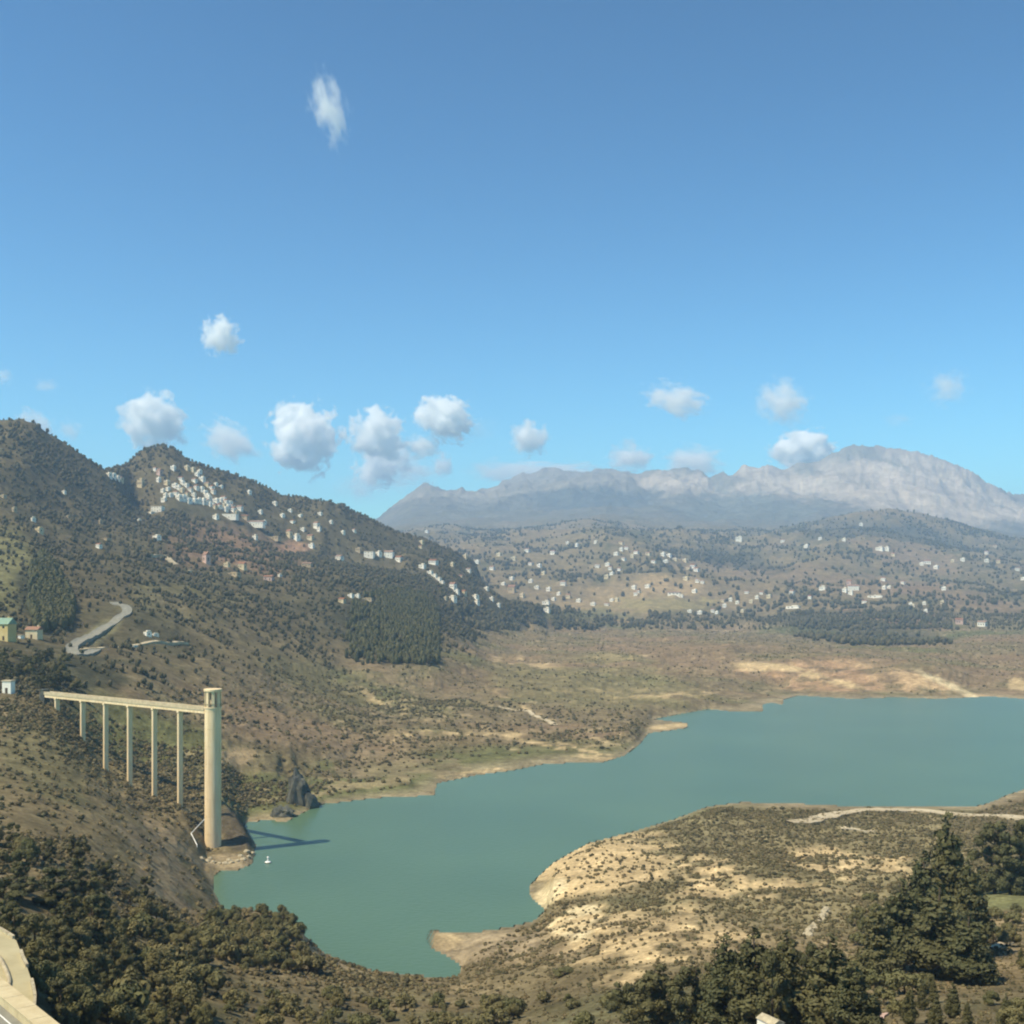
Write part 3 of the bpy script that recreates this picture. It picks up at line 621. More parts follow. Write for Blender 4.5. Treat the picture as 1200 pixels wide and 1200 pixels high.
o = tag(link('inner_kerb', tube([Vector((*crest(px_, py_), 51.1)) for px_, py_ in ((-14,1112),(0,1124),(4,1131),(8,1140),(11,1150),(10,1158))], 0.22, 'inner_kerb', M['stone'], 8)), 'short curved pale kerb crossing the beige terrace by the ochre parapet', 'kerb')
c0, c1 = Vector((*crest(-60, 1108, 52.0), 52.0)), Vector((*crest(80, 1222, 52.0), 52.0))
pw = empty('crest_parapet', (c0.x, c0.y, 0)); tag(pw, 'broad ochre parapet wall running diagonally beside the dam crest road', 'wall')
li = Vector(pw.location)
nseg = 10
for k in range(nseg):
    a = c0.lerp(c1, k / nseg); b_ = c0.lerp(c1, (k + 0.985) / nseg)
    link('wall_block', beam(a - li, b_ - li, 1.5, 8.0, 'wall_block', M['parapet']), pw)
    up_ = Vector((0, 0, 0.12)); link('coping', beam(a - li + up_, b_ - li + up_, 1.7, 0.118, 'coping', M['parapet']), pw)
dirp = (c1 - c0).normalized(); nrm = Vector((-dirp.y, dirp.x, 0));
if nrm.x > 0: nrm = -nrm
ra = [c0 + nrm * 0.76, c1 + dirp * 30 + nrm * 0.76, c1 + dirp * 30 + nrm * 9, c0 + nrm * 9]
tag(link('road', prism([(v.x, v.y) for v in ra], 43, 51.2, 'road', M['asphalt'])), kind='structure')
tag(link('road_marking', beam(c0 + nrm * 1.6 + Vector((0, 0, -0.796)), c1 + dirp * 30 + nrm * 1.6 + Vector((0, 0, -0.796)), 0.14, 0.003, 'road_marking', M['paint'])), kind='structure')

# ------------------------------------------------------------------ trees
def leaf_cloud(centres, radii, n, size, seed, flat=0.6):
    """little leaf sprays spread through lobes"""
    r = np.random.default_rng(seed); V = []; Fs = []
    ce = np.array(centres); ra_ = np.array(radii); wgt = ra_ ** 2; wgt = wgt / wgt.sum()
    idx = r.choice(len(ce), n, p=wgt)
    dv = r.normal(size=(n, 3)); dv /= np.linalg.norm(dv, axis=1)[:, None]
    rr = ra_[idx] * (1 - 0.45 * r.random(n) ** 1.7)
    P = ce[idx] + dv * rr[:, None] * np.array([1, 1, flat + 0.25])
    a = r.normal(size=(n, 3)); a -= (a * dv).sum(1)[:, None] * dv * 0.7; a /= np.linalg.norm(a, axis=1)[:, None]
    b = np.cross(dv, a) + r.normal(size=(n, 3)) * 0.25; b /= np.linalg.norm(b, axis=1)[:, None]
    s = size * (0.6 + 0.8 * r.random(n))[:, None]
    V = np.stack([P - a * s, P + b * s * 0.55, P + a * s, P - b * s * 0.55], 1).reshape(-1, 3)
    Fs = [(4 * i, 4 * i + 1, 4 * i + 2, 4 * i + 3) for i in range(n)]
    return V, Fs
def trunk_mesh(h, r, limbs, seed):
    rr = random.Random(seed); bm = bmesh.new()
    def cone(a, b, r1, r2):
        dd = b - a; m4 = Matrix.Translation((a + b) / 2) @ dd.to_track_quat('Z', 'Y').to_matrix().to_4x4()
        bmesh.ops.create_cone(bm, segments=7, radius1=r1, radius2=r2, depth=dd.length, matrix=m4, cap_ends=True)
    p = Vector((0, 0, -0.6)); n = 4
    for k in range(n):
        q = Vector((rr.uniform(-.02, .02) * h, rr.uniform(-.02, .02) * h, h * (k + 1) / n)); cone(p, q, r * (1 - k * 0.2), r * (1 - (k + 1) * 0.2)); p = q
    for (zl, ln) in limbs:
        a = rr.uniform(0, 6.28); b = Vector((math.cos(a) * ln, math.sin(a) * ln, zl + ln * 0.5)); cone(Vector((0, 0, zl)), b, r * 0.35, r * 0.1)
    return bm_mesh(bm, 'trunk', M['bark'])
def make_tree(kind, seed):
    """unit-free prototypes (height ~1 tree of real metres): returns trunk mesh, crown mesh, height, width"""
    r = random.Random(seed); ce = []; ra_ = []
    if kind == 'conifer':
        h = 11.0
        for k in range(34):
            t = (k + 0.5) / 34; z_ = 1.2 + t * (h - 1.4); rad = (1 - t) ** 0.75 * 2.3 + 0.12
            if t < 0.12: rad *= 0.6 + 3 * t
            for j in range(3 if t < 0.8 else 1):
                a = r.uniform(0, 6.28); q = rad * r.uniform(0.35, 0.9); ce.append((q * math.cos(a), q * math.sin(a), z_ + r.uniform(-.3, .3))); ra_.append(rad * r.uniform(0.28, 0.5) + 0.15)
        V, Fs = leaf_cloud(ce, ra_, 6500, 0.22, seed, 0.6); tm = trunk_mesh(h * 0.93, 0.26, [(2 + k * 1.2, 1.6 - k * 0.2) for k in range(6)], seed); wd = 4.6
        mat = M['pine_leaf']
    elif kind == 'cypress':
        h = 10.0
        for k in range(22):
            t = (k + 0.5) / 22; z_ = 0.5 + t * (h - 0.6); rad = math.sin(min(1, t * 1.6 + 0.3) * math.pi / 2) * (1 - t ** 3) * 1.1 + 0.1
            for j in range(2):
                a = r.uniform(0, 6.28); ce.append((0.4 * rad * math.cos(a), 0.4 * rad * math.sin(a), z_)); ra_.append(rad * r.uniform(0.5, 0.8))
        V, Fs = leaf_cloud(ce, ra_, 2600, 0.24, seed, 0.9); tm = trunk_mesh(h * 0.9, 0.2, [(2, 0.6), (4, 0.6)], seed); wd = 2.4
        mat = M['pine_leaf']
    elif kind == 'pine':
        h = 9.0
        for k in range(26):
            a = r.uniform(0, 6.28); t = r.random(); z_ = 1.0 + t * 7.3; q = 2.7 * math.sqrt(r.random()) * math.sin(0.7 + 2.1 * t) ** 0.8; ce.append((q * math.cos(a), q * math.sin(a), z_)); ra_.append(r.uniform(0.6, 1.25) * (1.1 - 0.45 * t))
        V, Fs = leaf_cloud(ce, ra_, 6000, 0.20, seed, 0.6); tm = trunk_mesh(h * 0.85, 0.24, [(2.5 + k * 0.9, 2.0 - k * 0.15) for k in range(6)], seed); wd = 6.0
        mat = M['pine_leaf']
    elif kind == 'broadleaf':
        h = 5.5
        for k in range(20):
            a = r.uniform(0, 6.28); t = r.random(); q = 2.0 * math.sqrt(r.random()); ce.append((q * math.cos(a), q * math.sin(a), 1.3 + (1 - (q / 2.3) ** 2) * 2.9 * (0.4 + 0.6 * t))); ra_.append(r.uniform(0.55, 1.05))
        V, Fs = leaf_cloud(ce, ra_, 4600, 0.17, seed, 0.65); tm = trunk_mesh(3.0, 0.2, [(1.0 + 0.3 * k, 1.5) for k in range(5)], seed); wd = 5.0
        mat = M['olive_leaf']
    else:  # bush
        h = 2.6
        for k in range(13):
            a = r.uniform(0, 6.28); q = 1.2 * math.sqrt(r.random()); ce.append((q * math.cos(a), q * math.sin(a), 0.5 + (1 - (q / 1.5) ** 2) * 1.4 * r.uniform(0.6, 1))); ra_.append(r.uniform(0.35, 0.65))
        V, Fs = leaf_cloud(ce, ra_, 1300, 0.17, seed, 0.7); tm = trunk_mesh(1.3, 0.1, [(0.3 + 0.15 * k, 0.8) for k in range(5)], seed); wd = 3.0
        mat = M['olive_leaf']
    return tm, mesh_from('crown', V, Fs, mat), h, wd
PROTO = {k: [make_tree(k, 100 * i + j) for j in range(c_)] for i, (k, c_) in enumerate((('conifer', 3), ('cypress', 2), ('pine', 3), ('broadleaf', 4), ('bush', 4)))}
tree_sites = []
def plant(kind, p, h, wd=None, label='', group=None, name=None):
    tm, cm, h0, w0 = random.choice(PROTO[kind]); s = h / h0; sx = s if wd is None else wd / w0
    nm = name or {'conifer': 'conifer_tree', 'cypress': 'cypress_tree', 'pine': 'pine_tree', 'broadleaf': 'olive_tree', 'bush': 'bush'}[kind]
    r_ = empty(nm, p, random.uniform(0, 6.28)); r_.scale = (sx, sx, s)
    link('trunk', tm, r_); link('crown', cm, r_)
    tree_sites.append((p[0], p[1], max(1.5, sx * w0 * 0.4)))
    return tag(r_, label, 'bush' if kind == 'bush' else 'tree', group)
def plant_at(kind, px, base, top, wpx, Y, label, group=None):
    """a tree whose foot stands at distance Y and whose top is seen at row top"""
    x = (px - 600) / F * Y; g = float(H(np.array([x]), np.array([Y]))[0]); zt = CZ - (top - HZ) / F * Y
    hh = max(zt - g, 2.0); return plant(kind, (x, Y, g - 0.2), hh, wpx * Y / F, label, group)
# bottom right row and the tall group
T = [
 ('conifer',1112,0,948,56,190,'tallest dark conifer whose tip reaches the white track by the shore'),
 ('conifer',1083,0,992,46,186,'dark conifer standing close against the left side of the tallest conifer'),
 ('conifer',1137,0,1000,44,184,'dark conifer pressed against the right side of the tallest conifer'),
 ('conifer',1056,0,1026,48,172,'broad conifer at the left edge of the tall group, above the bottom row'),
 ('conifer',1100,0,1030,64,165,'wide dark conifer in front of the tallest conifer'),
 ('conifer',1134,0,1066,52,158,'lower right conifer in front of the tall group beside the green field'),
 ('conifer',1028,0,1056,44,160,'slender olive green conifer at the left foot of the tall group'),
 ('pine',1165,0,960,52,268,'round dark pine standing on the right above the green field'),
 ('pine',1196,0,957,50,272,'round dark pine at the right edge above the green field'),
 ('pine',1184,0,972,44,264,'smaller pine in front between the two round pines above the green field'),
 ('conifer',852,0,1092,52,128,'dark conifer with the left high tip in the bottom row'),
 ('conifer',884,0,1082,54,124,'dark conifer at the middle of the bottom row, just left of the cleft'),
 ('conifer',922,0,1086,46,122,'dark conifer directly above the pale grey roof corner'),
 ('conifer',972,0,1090,60,118,'wide dark conifer of the bottom row nearest the brown slope of stones'),
 ('conifer',1000,0,1122,46,112,'short dark conifer right of the wide one in the bottom row'),
 ('pine',768,0,1122,70,140,'rounded greenish pine at the left end of the bottom row of trees'),
 ('pine',816,0,1116,60,132,'rounded dark pine second from the left end of the bottom row of trees'),
 ('pine',868,0,1104,46,136,'rounded dark tree behind the gap between the two conifers left of the cleft'),
 ('pine',948,0,1102,50,128,'rounded dark tree behind the gap left of the wide conifer in the bottom row'),
 ('pine',905,0,1108,46,118,'rounded dark tree in front of the cleft in the bottom row'),
 ('pine',740,0,1140,50,150,'low olive pine at the far left foot of the bottom row'),
 ('broadleaf',583,0,1160,34,195,'single dark green tree at the bottom edge below the tip of the green bay'),
 ('broadleaf',662,0,1140,26,215,'small dark tree on the bottom slope just below the pale eroded bank'),
 ('pine',60,0,1012,52,188,'large dark tree on the left slope above the beige terrace'),
 ('pine',108,0,1044,48,182,'dark spreading tree in the hollow right of the beige terrace'),
 ('pine',20,0,1022,50,182,'dark tree at the left edge above the beige terrace'),
]
for (k, px, ba, tp, wp, Y, lab) in T: plant_at(k, px, ba, tp, wp * (1.3 if k == 'conifer' else 1.1), Y, lab)
# masses of individual trees: sampled on the ground inside a region of the picture
def poly_in(px, py, poly):
    ins = np.zeros(px.shape, bool); n_ = len(poly)
    for i in range(n_):
        (x1, y1), (x2, y2) = poly[i], poly[(i + 1) % n_]
        if y1 == y2: continue
        ins ^= ((y1 > py) != (y2 > py)) & (px < (x2 - x1) * (py - y1) / (y2 - y1) + x1)
    return ins
cell = np.gradient(X2, axis=1) * np.gradient(Y2, axis=0)
def sample(mask, n, seed):
    r = np.random.default_rng(seed); p = (cell * mask).reshape(-1); s = p.sum()
    if s <= 0: return np.zeros((0, 3))
    k = r.choice(p.size, n, p=p / s); v, u = np.divmod(k, NU)
    v = np.clip(v + r.random(n) - 0.5, 0, NV - 1.01); u = np.clip(u + r.random(n) - 0.5, 0, NU - 1.01)
    y = np.exp(np.interp(v, np.arange(NV), lY)); x = (np.interp(u, np.arange(NU), PXc) - 600) / F * y
    return np.stack([x, y, H(x, y)], -1)
def grove(poly, y0, y1, n, mind, kinds, hr, label, group, seed):
    msk = poly_in(PX2, PY2, poly) & (Y2 > y0) & (Y2 < y1) & (Zb > 0.8)
    P = sample(msk, n * 12, seed); got = []
    for q in P:
        if len(got) >= n: break
        if all((q[0] - g[0]) ** 2 + (q[1] - g[1]) ** 2 > mind ** 2 for g in got): got.append(q)
    for q in got:
        plant(random.choice(kinds), (q[0], q[1], q[2] - 0.15), random.uniform(*hr), None, label, group)
grove([(240,1085),(268,1078),(300,1074),(338,1080),(356,1108),(372,1140),(330,1160),(260,1160)], 215, 320, 62, 2.6, ['broadleaf', 'broadleaf', 'bush'], (3.2, 5.0), 'dusty olive tree in the dense round thicket covering the knoll beside the bay', 'thicket on the knoll', 1)
grove([(100,1060),(240,1085),(250,1215),(60,1215)], 105, 240, 58, 3.0, ['broadleaf', 'pine', 'broadleaf', 'bush'], (3.5, 6.0), 'dense dusty tree in the wood between the beige terrace and the knoll', 'wood right of the terrace', 2)
grove([(-60,990),(40,980),(110,1010),(180,1060),(80,1120),(45,1130),(-60,1080)], 140, 260, 26, 4.0, ['pine', 'broadleaf'], (4.5, 7.0), 'dark tree in the shaded stand above the beige terrace', 'stand above the terrace', 3)
grove([(250,1165),(420,1172),(560,1178),(740,1165),(760,1215),(250,1215)], 140, 235, 46, 2.8, ['bush', 'broadleaf', 'bush'], (1.8, 3.8), 'low olive bush on the dry slope along the bottom edge below the bay', 'bushes below the bay', 4)
grove([(830,1090),(1020,1090),(1210,1090),(1210,1215),(760,1215)], 95, 175, 44, 3.2, ['broadleaf', 'bush', 'conifer'], (2.2, 4.2), 'olive green bush filling the gaps under the dark trees at lower right', 'undergrowth at lower right', 5)
grove([(990,1050),(1090,1040),(1160,1075),(1210,1060),(1210,1110),(1000,1110)], 130, 260, 22, 3.2, ['broadleaf', 'bush'], (2.5, 4.5), 'olive bush on the slope round the tall conifer group', 'bushes round the conifer group', 6)

grove([(-40,772),(60,768),(95,785),(90,812),(62,812),(30,806),(-40,800)], 470, 640, 40, 5.0, ['pine', 'broadleaf'], (5.0, 8.0), 'dark tree in the wood behind the small white hut', 'wood behind the hut', 8)
grove([(38,1085),(120,1085),(150,1215),(64,1215),(44,1180)], 112, 220, 26, 2.4, ['pine', 'broadleaf'], (4.0, 6.5), 'dark tree in the shaded hollow beside the broken kerb of the terrace', 'trees in the hollow by the terrace', 12)
# ------------------------------------------------------------------ houses
def house_small(wall, roofm, seed, roof='gable'):
    """unit house: width 1 (x), depth 0.8, height 1 with roof; one mesh, roof in its own material"""
    bm = bmesh.new(); box_bm(bm, -0.5, 0.5, -0.4, 0.4, -0.6, 0.72)
    if roof == 'gable':
        z0, z1, o_ = 0.72, 1.0, 0.05
        V = [(-0.5 - o_, -0.4 - o_, z0), (0.5 + o_, -0.4 - o_, z0), (0.5 + o_, 0.4 + o_, z0), (-0.5 - o_, 0.4 + o_, z0), (-0.5 - o_, 0, z1), (0.5 + o_, 0, z1)]
        v = [bm.verts.new(p) for p in V]
        for f in ((0,1,5,4),(2,3,4,5),(1,2,5),(3,0,4),(3,2,1,0)): bm.faces.new([v[i] for i in f]).material_index = 1
    else:
        box_bm(bm, -0.52, 0.52, -0.42, 0.42, 0.722, 0.80, 1); box_bm(bm, -0.1, 0.35, -0.2, 0.3, 0.802, 1.0, 0)
    for k in range(2 + seed % 2):
        x = -0.3 + 0.3 * k; box_bm(bm, x - 0.06, x + 0.06, -0.412, -0.4, 0.25, 0.5, 2)
    box_bm(bm, 0.5, 0.512, -0.1, 0.05, 0.2, 0.5, 2)
    return bm_mesh(bm, 'house', M[wall], M[roofm], M['glass'])
HS = {}
CLEAR = []
def hs_mesh(wall, roofm, kind):
    k = (wall, roofm, kind)
    if k not in HS: HS[k] = house_small(wall, roofm, len(HS), kind)
    return HS[k]
def big_house(px, py, wpx, hpx, wall, roofm, label, Yh=None, rz=0.0, gable=True, group=None, ymin=0):
    p = hit(px, py, ymin); s = p.y / F; CLEAR.append((p.x, p.y, wpx * s)); W_, H_ = wpx * s, hpx * s; D_ = min(W_ * 0.8, 12.0)
    r_ = empty('house', p, rz - 0.15); tag(r_, label, 'house', group)
    wh = H_ * (0.72 if gable else 0.9)
    bm = bmesh.new(); box_bm(bm, -W_/2, W_/2, -D_/2, D_/2, -4, wh); link('wall', bm_mesh(bm, 'wall', M[wall]), r_)
    bm = bmesh.new(); o_ = 0.5
    if gable:
        V = [(-W_/2-o_,-D_/2-o_,wh),(W_/2+o_,-D_/2-o_,wh),(W_/2+o_,D_/2+o_,wh),(-W_/2-o_,D_/2+o_,wh),(-W_/2-o_,0,H_),(W_/2+o_,0,H_)]
        v = [bm.verts.new(q) for q in V]
        for f in ((0,1,5,4),(2,3,4,5),(1,2,5),(3,0,4),(3,2,1,0)): bm.faces.new([v[i] for i in f])
        rf = link('roof', bm_mesh(bm, 'roof', M[roofm]), r_)
        bm = bmesh.new(); box_bm(bm, W_*0.2, W_*0.2+0.9, D_*0.1, D_*0.1+0.9, wh, H_+0.7); link('chimney', bm_mesh(bm, 'chimney', M[wall]), rf)
    else:
        box_bm(bm, -W_/2-0.2, W_/2+0.2, -D_/2-0.2, D_/2+0.2, wh, H_); link('roof', bm_mesh(bm, 'roof', M[roofm]), r_)
    n_ = max(1, int(W_ // 4)); st = 2 if wh > 6.5 else 1
    wm = None
    for f_ in range(st):
        for k in range(n_):
            if f_ == 0 and k == n_ // 2: continue
            x = -W_/2 + W_ * (k + 0.5) / n_; zz = wh * (0.25 + 0.5 * f_) if st == 2 else wh * 0.35
            if wm is None: bm = bmesh.new(); box_bm(bm, -0.55, 0.55, -0.08, 0.0, 0, 1.3); wm = bm_mesh(bm, 'window', M['glass'])
            o = link('window', wm, r_); o.location = (x, -D_/2, zz)
    bm = bmesh.new(); x = -W_/2 + W_ * (n_ // 2 + 0.5) / n_; box_bm(bm, x-0.55, x+0.55, -D_/2-0.08, -D_/2, 0, 2.2); link('door', bm_mesh(bm, 'door', M['bark']), r_)
    return r_
big_house(4, 750, 22, 26, 'ochre', 'greenroof', 'ochre house with a pale green roof at the left edge above the dark trees', ymin=500, gable=True)
big_house(40, 748, 15, 14, 'cream', 'tile', 'cream house with a reddish roof standing right of the green roofed house', ymin=500)
big_house(22, 748, 10, 4, 'white', 'deck', 'long low pale shed between the green roofed house and the reddish roofed house', ymin=500, gable=False)
big_house(10, 812, 11, 15, 'white', 'deck', 'small white hut among dark trees left of the footbridge', ymin=440, gable=False)
# village buildings one can describe one by one
DL = [
 (185,600,13,7,'white','deck',0,'long white villa standing alone below the left side of the hilltop village'),
 (177,602,8,3,'white','deck',0,'low white annex at the left end of the villa below the hilltop village'),
 (165,570,7,10,'cream','deck',0,'tall cream block house on the left shoulder of the village peak'),
 (187,556,6,7,'pink','tile',1,'pale pinkish house highest on the village peak, under the wooded summit'),
 (182,551,4,4,'white','tile',1,'tiny white house just left of the highest pinkish house on the peak'),
 (184,632,8,6,'white','deck',0,'bright white cube house alone in the scrub below the villa'),
 (253,608,6,6,'white','deck',0,'bright white cube house just left of the row with evenly spaced windows'),
 (270,607,17,5,'white','deck',0,'long white building with a row of dark openings below the village'),
 (297,616,26,6,'white','tile',1,'longest white building with a terracotta roof right of the village'),
 (287,608,9,5,'tan','tile',1,'tan house right behind the longest white building'),
 (299,632,5,6,'white','deck',0,'small bluish white house below the longest white building'),
 (322,632,13,4,'tan','deck',0,'long low tan wall-like building left of the reddish terrace cluster'),
 (339,629,6,9,'cream','tile',1,'upper cream house of the cluster above the reddish terrace'),
 (347,632,8,7,'white','deck',0,'white house at the right of the cluster above the reddish terrace'),
 (371,618,6,7,'white','tile',1,'white house on the ridge shoulder, higher of the stacked group right of the reddish terrace'),
 (374,622,4,5,'white','deck',0,'small white house touching the lower right of the ridge shoulder house'),
 (364,632,7,6,'cream','tile',1,'cream house in the middle of the stacked group right of the reddish terrace'),
 (365,642,6,6,'white','deck',0,'lowest white house of the stacked group right of the reddish terrace'),
 (242,660,8,14,'pink','tile',1,'tall pink house with a steep red roof on the brown slope'),
 (266,664,6,6,'cream','deck',0,'cream cube house right of the tall pink house'),
 (284,667,8,9,'cream','tile',1,'cream gabled house on the pale terrace right of the pink house'),
 (273,674,18,4,'tan','deck',0,'long tan terrace building below the cream gabled house'),
 (315,680,10,6,'pink','tile',1,'pale pinkish house lowest right on the brown slope'),
 (328,676,4,4,'white','deck',0,'small white house right of the lowest pinkish house'),
 (360,664,11,5,'tan','tile',1,'tan building with a curved track in front, in the scrub below the ridge'),
 (398,656,8,6,'white','tile',1,'white house alone in the scrub left of the white row on the ridge'),
 (433,652,11,6,'white','deck',0,'wide white house at the left of the row along the middle ridge'),
 (444,651,6,6,'white','deck',0,'bluish white house second in the row along the middle ridge'),
 (456,652,10,7,'white','tile',1,'large white house third in the row along the middle ridge'),
 (468,658,8,7,'white','tile',1,'white house at the right end of the row along the middle ridge'),
 (420,646,6,5,'tan','deck',0,'dim tan house behind the left of the row along the middle ridge'),
 (401,706,7,6,'cream','tile',1,'cream house left of the white pair above the pine block'),
 (411,700,6,5,'white','deck',0,'left house of the white pair above the pine block'),
 (419,700,5,5,'white','deck',0,'right house of the white pair above the pine block'),
 (430,703,15,3,'tan','deck',0,'long low tan greenhouse right of the white pair above the pine block'),
 (495,666,7,6,'white','deck',0,'bright white house at the upper end of the descending diagonal row'),
 (508,661,9,6,'white','tile',1,'white house just above the upper end of the descending diagonal row'),
 (504,672,6,4,'white','deck',0,'first step of the white diagonal terrace right of the pine block'),
 (509,676,6,4,'white','deck',0,'second step of the white diagonal terrace right of the pine block'),
 (514,680,6,4,'white','deck',0,'third step of the white diagonal terrace right of the pine block'),
 (518,684,5,4,'white','deck',0,'lowest step of the white diagonal terrace right of the pine block'),
 (531,690,7,8,'white','tile',1,'bright white gabled house below the end of the diagonal terrace'),
 (535,695,6,5,'white','deck',0,'white house touching the lower right of the bright gabled house'),
 (530,703,9,6,'white','deck',0,'white cube house directly under the bright gabled house'),
 (522,703,3,5,'cream','deck',0,'narrow cream house left of the white cube house under the gabled one'),
 (544,697,5,6,'cream','tile',1,'cream house right of the bright gabled house'),
 (557,701,7,5,'white','deck',0,'white house at the left of the two stepping down toward the plain'),
 (559,708,5,6,'white','deck',0,'white house lower of the two stepping down toward the plain'),
 (600,694,8,9,'tan','tile',1,'tan gabled house alone among the dark trees right of the white rows'),
 (640,708,8,5,'white','deck',0,'upper white house of the bright pair above the tree belt'),
 (641,717,7,6,'white','deck',0,'lower white house of the bright pair above the tree belt'),
 (631,712,3,5,'white','deck',0,'tiny white house at the left of the bright pair above the tree belt'),
 (790,697,14,4,'white','tile',1,'long white farmhouse on the tan field of the far hill'),
 (798,700,5,4,'white','deck',0,'small white barn at the right end of the long farmhouse on the tan field'),
 (1000,691,12,6,'white','tile',1,'largest white house of the tight cluster on the right hills'),
 (995,686,5,7,'pink','tile',1,'pinkish house rising behind the largest house of the right cluster'),
 (990,694,5,6,'white','deck',0,'white cube at the left of the tight cluster on the right hills'),
 (997,697,5,5,'white','deck',0,'small white cube in front of the largest house of the right cluster'),
 (1026,700,17,3,'white','deck',0,'long thin white building right of the tight cluster on the right hills'),
 (1031,645,8,5,'white','deck',0,'large pale building left of a pair high on the upper right hillside'),
 (1039,645,6,5,'white','deck',0,'pale building right of a pair high on the upper right hillside'),
 (1087,661,7,5,'white','tile',1,'white house alone on the track down the upper right hillside'),
 (1124,731,8,7,'pink','tile',1,'pinkish house near the plain at the right, left of a white one'),
 (1151,734,9,7,'white','tile',1,'white gabled house near the plain at the right'),
 (964,691,7,5,'white','deck',0,'bright white house left of the tight cluster on the right hills'),
 (928,697,5,6,'white','tile',1,'white house above the white terrace on the left of the right hills'),
 (930,713,16,4,'white','deck',0,'white terrace of low houses above the dark tree belt'),
 (866,633,7,5,'white','deck',0,'lone white house on the skyline of the far hills under the mountains'),
 (989,634,4,4,'white','deck',0,'tiny white house at the left foot of the dark foothill'),
 (1009,616,4,4,'white','deck',0,'single white house high on the dark foothill under the grey mountain'),
 (46,624,8,7,'cream','deck',0,'pale ring of low walls on the left mountain slope'),
 (39,611,4,6,'white','deck',0,'narrow white house above the pale ring of walls on the left mountain'),
 (17,600,4,7,'tan','deck',0,'narrow pale house on the left mountain slope near the frame edge'),
 (4,583,6,4,'tan','deck',0,'dim tan house on the left mountain at the frame edge'),
 (75,578,4,4,'white','deck',0,'small white house high on the middle of the left mountain slope'),
 (80,607,3,4,'tan','deck',0,'dim small house below the high white house on the left mountain'),
 (116,642,6,6,'white','tile',1,'white house at the foot of a pale path in the valley left of the village'),
 (124,632,12,2,'tan','deck',0,'long thin pale wall building above the valley house'),
 (118,614,3,6,'tan','deck',0,'narrow pale house above the valley left of the village'),
 (163,612,3,5,'white','deck',0,'tiny pale house in the scrub left of the villa'),
 (173,745,6,7,'white','deck',0,'white cube building behind the pale track right of the road bend'),
 (182,745,4,4,'white','deck',0,'small white block right of the cube building by the pale track'),
 (158,758,6,3,'white','deck',0,'low white block beside the pale track right of the road bend'),
]
def small(px, py, w_, h_, wall, roofm, g, label, group=None):
    p = hit(px, py, 560); s = p.y / F; CLEAR.append((p.x, p.y, w_ * s))
    o = link('house', hs_mesh(wall, roofm, 'gable' if g else 'flat'))
    o.location = (p.x, p.y, p.z - 0.3); o.scale = (w_ * s, max(min(w_, 9) * s, 5.0), h_ * s); o.rotation_euler = (0, 0, random.uniform(-0.75, -0.25))
    return tag(o, label, 'house', group)
for t in DL:
    if t[2] >= 10 and t[3] >= 5: big_house(t[0], t[1], t[2], t[3], t[4], t[5], t[7], gable=bool(t[6]), ymin=560)
    else: small(*t)
def cluster(lst, label, group, wall=('white', 'white', 'white', 'cream'), big=1.0):
    for (px, py) in lst:
        w_ = random.uniform(4.3, 6.3) * big; g = random.random() < 0.35
        small(px, py + 1.5, w_, random.uniform(4.1, 6.0) * big, random.choice(wall), 'tile' if g else 'white', g, label, group)
cluster([(197,573),(191,575),(205,569),(213,575),(200,580),(194,581),(219,549),(226,551),(231,556),(203,549),(212,561),(228,563),(243,568),(240,577),(250,577),(186,563),(196,566),(209,572),(218,569),(223,574),(230,572),(236,574),(206,578),(214,566),(237,562),(248,572),(219,579),(227,580),(243,582),(234,553),(192,586)], 'small pale house scattered in the upper part of the hilltop village', 'upper village houses', big=1.0)
cluster([(210,584),(215,585),(221,587),(227,587),(233,588),(238,589)], 'white house in the continuous bright row along the village terrace edge', 'village terrace row', ('white',), 1.25)
cluster([(245,584),(249,592),(253,587),(258,586),(262,592),(267,594),(272,594),(246,591),(265,588),(277,601),(273,598),(242,589),(252,594),(257,594),(264,597),(269,590),(281,596),(262,584)], 'white house in the cluster at the right end of the hilltop village', 'right end of village', big=1.05)
cluster([(128,557),(133,558),(138,560),(142,562)], 'white house on the saddle of the skyline left of the village peak', 'saddle houses', big=1.0)
cluster([(253,567),(259,570),(292,577),(305,600),(322,590),(331,604),(343,611),(352,604),(375,602),(388,612),(402,624),(415,622),(340,598),(310,612),(355,620)], 'tiny pale house strung along the skyline slope right of the village', 'skyline slope houses', big=0.8)
cluster([(559,659),(577,666),(600,678),(590,684),(622,681),(629,688),(643,691),(655,696),(649,702),(678,704),(695,708),(576,702),(584,709),(622,661),(632,663),(618,645),(648,648),(666,699),(570,690),(549,668),(612,698),(602,655),(637,672),(660,684),(585,650),(545,652),(530,662),(540,676)], 'tiny white house scattered on the middle hillside between the diagonal row and the tan field', 'middle hillside houses', big=0.9)
cluster([(665,636),(676,639),(698,635),(494,635),(500,623),(493,641),(728,636),(728,644)], 'tiny white house just under the blue foothills in the middle', 'houses under the foothills', big=0.75)
cluster([(700,663),(712,661),(711,676),(717,672),(702,676),(715,666),(726,667)], 'tiny white house in the hamlet with dark trees left of the far tan field', 'hamlet left of the tan field', big=0.85)
cluster([(722,649),(731,655),(741,652),(746,647),(734,642),(760,649),(777,650),(766,658),(780,658),(791,656),(803,657),(807,666),(816,668),(812,664),(804,678),(817,681),(823,682),(784,651)], 'tiny white house in the hamlet strung along the crest above the far tan field', 'hamlet above the tan field', big=0.9)
cluster([(743,689),(745,696),(759,687),(717,703),(723,703),(711,708),(748,693),(814,693)], 'tiny pale house on the left and lower parts of the far tan field', 'houses in the tan field', big=0.85)
